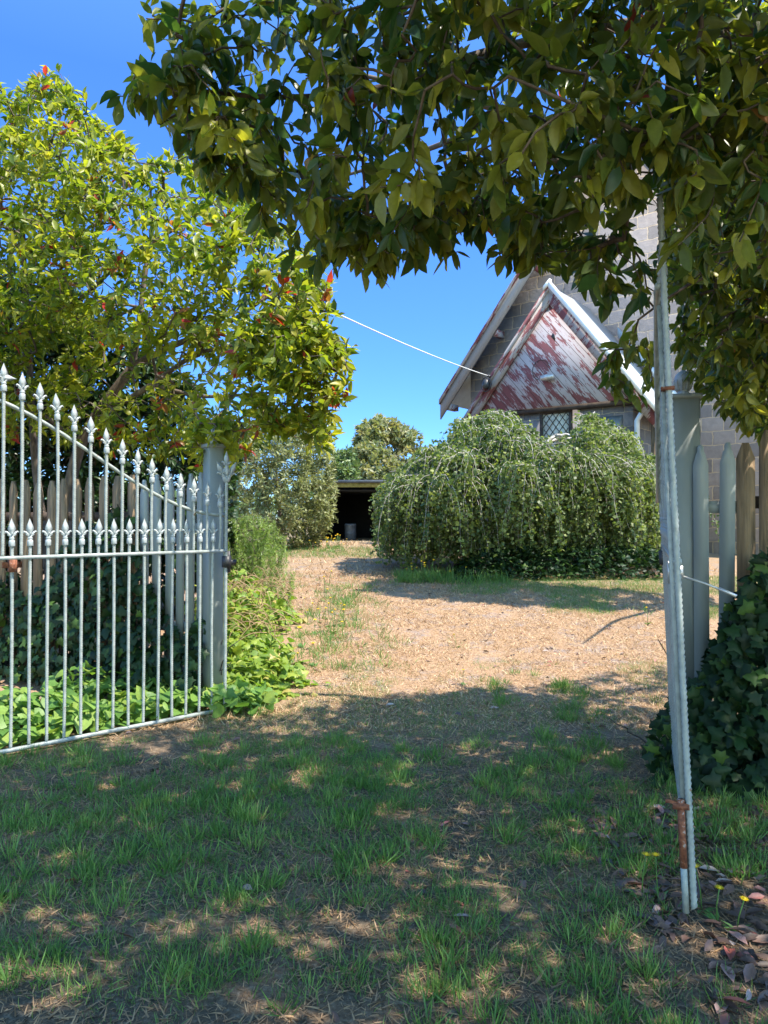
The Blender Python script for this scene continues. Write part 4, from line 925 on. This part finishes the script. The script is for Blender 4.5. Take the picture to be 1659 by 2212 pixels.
# dry grass and straw
mb = MB(); SB = [blade_t(2, .3, .06), blade_t(2, .6, .05), blade_t(2, -.2, .065)]
def straw(p, s, up, tone=1.0):
    m = len(p); P = np.c_[p, gz(p[:, 0], p[:, 1])+.002]; a = rng.uniform(0, 2*PI, m); e = rng.uniform(*up, m)
    Fw = np.c_[np.cos(a), np.sin(a), e]; Up = rng.normal(size=(m, 3))*.4+[0, 0, 1]; t = rng.integers(0, 3, m); c = rng.random(m)*tone; ss = rng.uniform(*s, m)
    for j in range(3):
        q = t == j; scatter(mb, SB[j], P[q], Fw[q], Up[q], ss[q], c[q])
p = field(110000, -4, 4, 1.9, 6.4); p = p[clear(p) & (vnoise(p[:, 0]+3, p[:, 1], .5) > .5*rng.random(len(p)))]; straw(p, (.018, .055), (.02, .6), np.interp(p[:, 1], [4.5, 6], [.45, 1]))
p = field(210000, -5, 7, 5.4, 13); p = p[clear(p) & ~((p[:, 0] > 1.3) & (p[:, 1] > 11.6)) & (vnoise(p[:, 0]+3, p[:, 1], .45) > .34*rng.random(len(p)))]; straw(p, (.022, .062), (.05, 1.0))
p = field(26000, -3, 6, 12, 22); p = p[~((p[:, 0] < -1.6) & (p[:, 1] < 14))]; straw(p, (.06, .13), (.1, 1.3))
tag(mb.build('dry_grass', M['straw']), 'short sun-bleached straw grass covering the open yard', 'dry grass', kind='stuff')
# leaf litter
mb = MB()
def litter(p, s, T=L_MID):
    m = len(p); P = np.c_[p, gz(p[:, 0], p[:, 1])+.012]; a = rng.uniform(0, 2*PI, m); Fw = np.c_[np.cos(a), np.sin(a), rng.normal(size=m)*.15]; Up = rng.normal(size=(m, 3))*.3+[0, 0, 1]
    leafy(mb, T, P, Fw, Up, rng.uniform(*s, m), rng.random(m))
litter(field(230, -3, 3, 1.9, 6), (.04, .085)); p = field(750, -2, 4, 5.5, 12); litter(p[clear(p)], (.04, .08))
q = np.c_[rng.uniform(1.0, 2.4, 900), rng.uniform(2.0, 4.0, 900)]; litter(q, (.05, .11))
tag(mb.build('leaf_litter', M['litter']), 'scattered dead brown and red leaves fallen on the soil', 'leaf litter', kind='stuff')

# ------------------------------------------------------------------ yellow wildflowers
def flower_proto():
    r = empty('yellow_flower', (0, 0, 0)); mb = MB(); tube(mb, [(0, 0, -.02), (.008, 0, .07), (.0, .006, .15)], .0025, 4); mb.build('stem', M['grass'], r)
    mb = MB(); k = 14; a = np.arange(k)*2*PI/k; Fw = np.c_[np.cos(a), np.sin(a), np.full(k, .25)]; scatter(mb, leaf_t([.5], [.16], .1, .1), np.tile([0, .006, .15], (k, 1)), Fw, np.tile([0, 0, 1.], (k, 1)), .02, rng.random(k))
    lathe(mb, [(.003, .146), (.009, .15), (.004, .158)], (0, .006, 0), 8); mb.build('flower_head', M['yellow'], r)
    mb = MB(); k = 6; a = rng.uniform(0, 2*PI, k); scatter(mb, L_NARROW[0], np.tile([0, 0, .0], (k, 1)), np.c_[np.cos(a), np.sin(a), np.full(k, .4)], np.tile([0, 0, 1.], (k, 1)), .07, rng.random(k)*.6); mb.build('leaf_rosette', M['grass'], r)
    return r
FP = flower_proto()
def clone(o, loc, rz, sc, label, group):
    c = o.copy(); C.objects.link(c); c.location = loc; c.rotation_euler = (rng.normal()*.12, rng.normal()*.12, rz); c.scale = (sc,)*3
    tag(c, label, 'wildflower', group)
    for ch in o.children:
        d = ch.copy(); C.objects.link(d); d.parent = c
first = True
def flowers(pts, label, group, sc=(.8, 1.3)):
    global first
    for x, y in pts:
        z = float(gz(x, y)); s = rng.uniform(*sc); clone(FP, (x, y, z), rng.uniform(0, 6), s, label, group)
def gp(px, py):   # ground point under a pixel ray, by marching
    for Y in np.arange(2, 24, .02):
        p = at(px, py, Y)
        if p[2] <= gz(p[0], p[1]): return p[0], p[1]
    return p[0], p[1]
mid = [gp(a, b) for a, b in ((672, 1330), (690, 1345), (700, 1355), (712, 1338), (725, 1352), (735, 1330), (742, 1342), (720, 1368), (680, 1372), (740, 1372), (665, 1350), (700, 1280), (712, 1265), (705, 1300), (655, 1400), (640, 1450), (680, 1440), (655, 1318), (715, 1322), (745, 1355))]
flowers(mid, 'small yellow daisy-like flower on the sunny ground right of the vine mound', 'yellow wildflowers by the vine mound', (1.0, 1.6))
far = [(rng.uniform(-1.7, -.75), rng.uniform(16, 18.2)) for _ in range(26)]
flowers(far, 'small yellow flower in the weeds between the olive tree and the shed', 'yellow wildflowers by the olive tree', (1.2, 2.0))
bf = [(rng.uniform(.35, 1.35), rng.uniform(11.7, 12.3)) for _ in range(12)]
flowers(bf, 'yellow flower in the tall grass at the left foot of the birch', 'yellow wildflowers under the birch', (1.3, 2.2))
rt = [gp(1398, 1350), gp(985, 1400), gp(1080, 1290), gp(1000, 1480)]
flowers(rt[:1], 'lone yellow dandelion in the straw beside the right gate', None, (1.3, 1.5)); flowers(rt[1:], 'single yellow flower out in the middle of the dry grass', 'yellow flowers in the open dry grass', (.9, 1.1))
nr = [(1.06, 3.05), (1.12, 3.02), (1.26, 2.95), (1.28, 2.85), (1.33, 2.8)]
flowers(nr, 'yellow flower beside the foot of the right gate in the ivy', 'yellow flowers at the right gate', (.8, 1.2))
for ch in list(FP.children): bpy.data.objects.remove(ch)
bpy.data.objects.remove(FP)
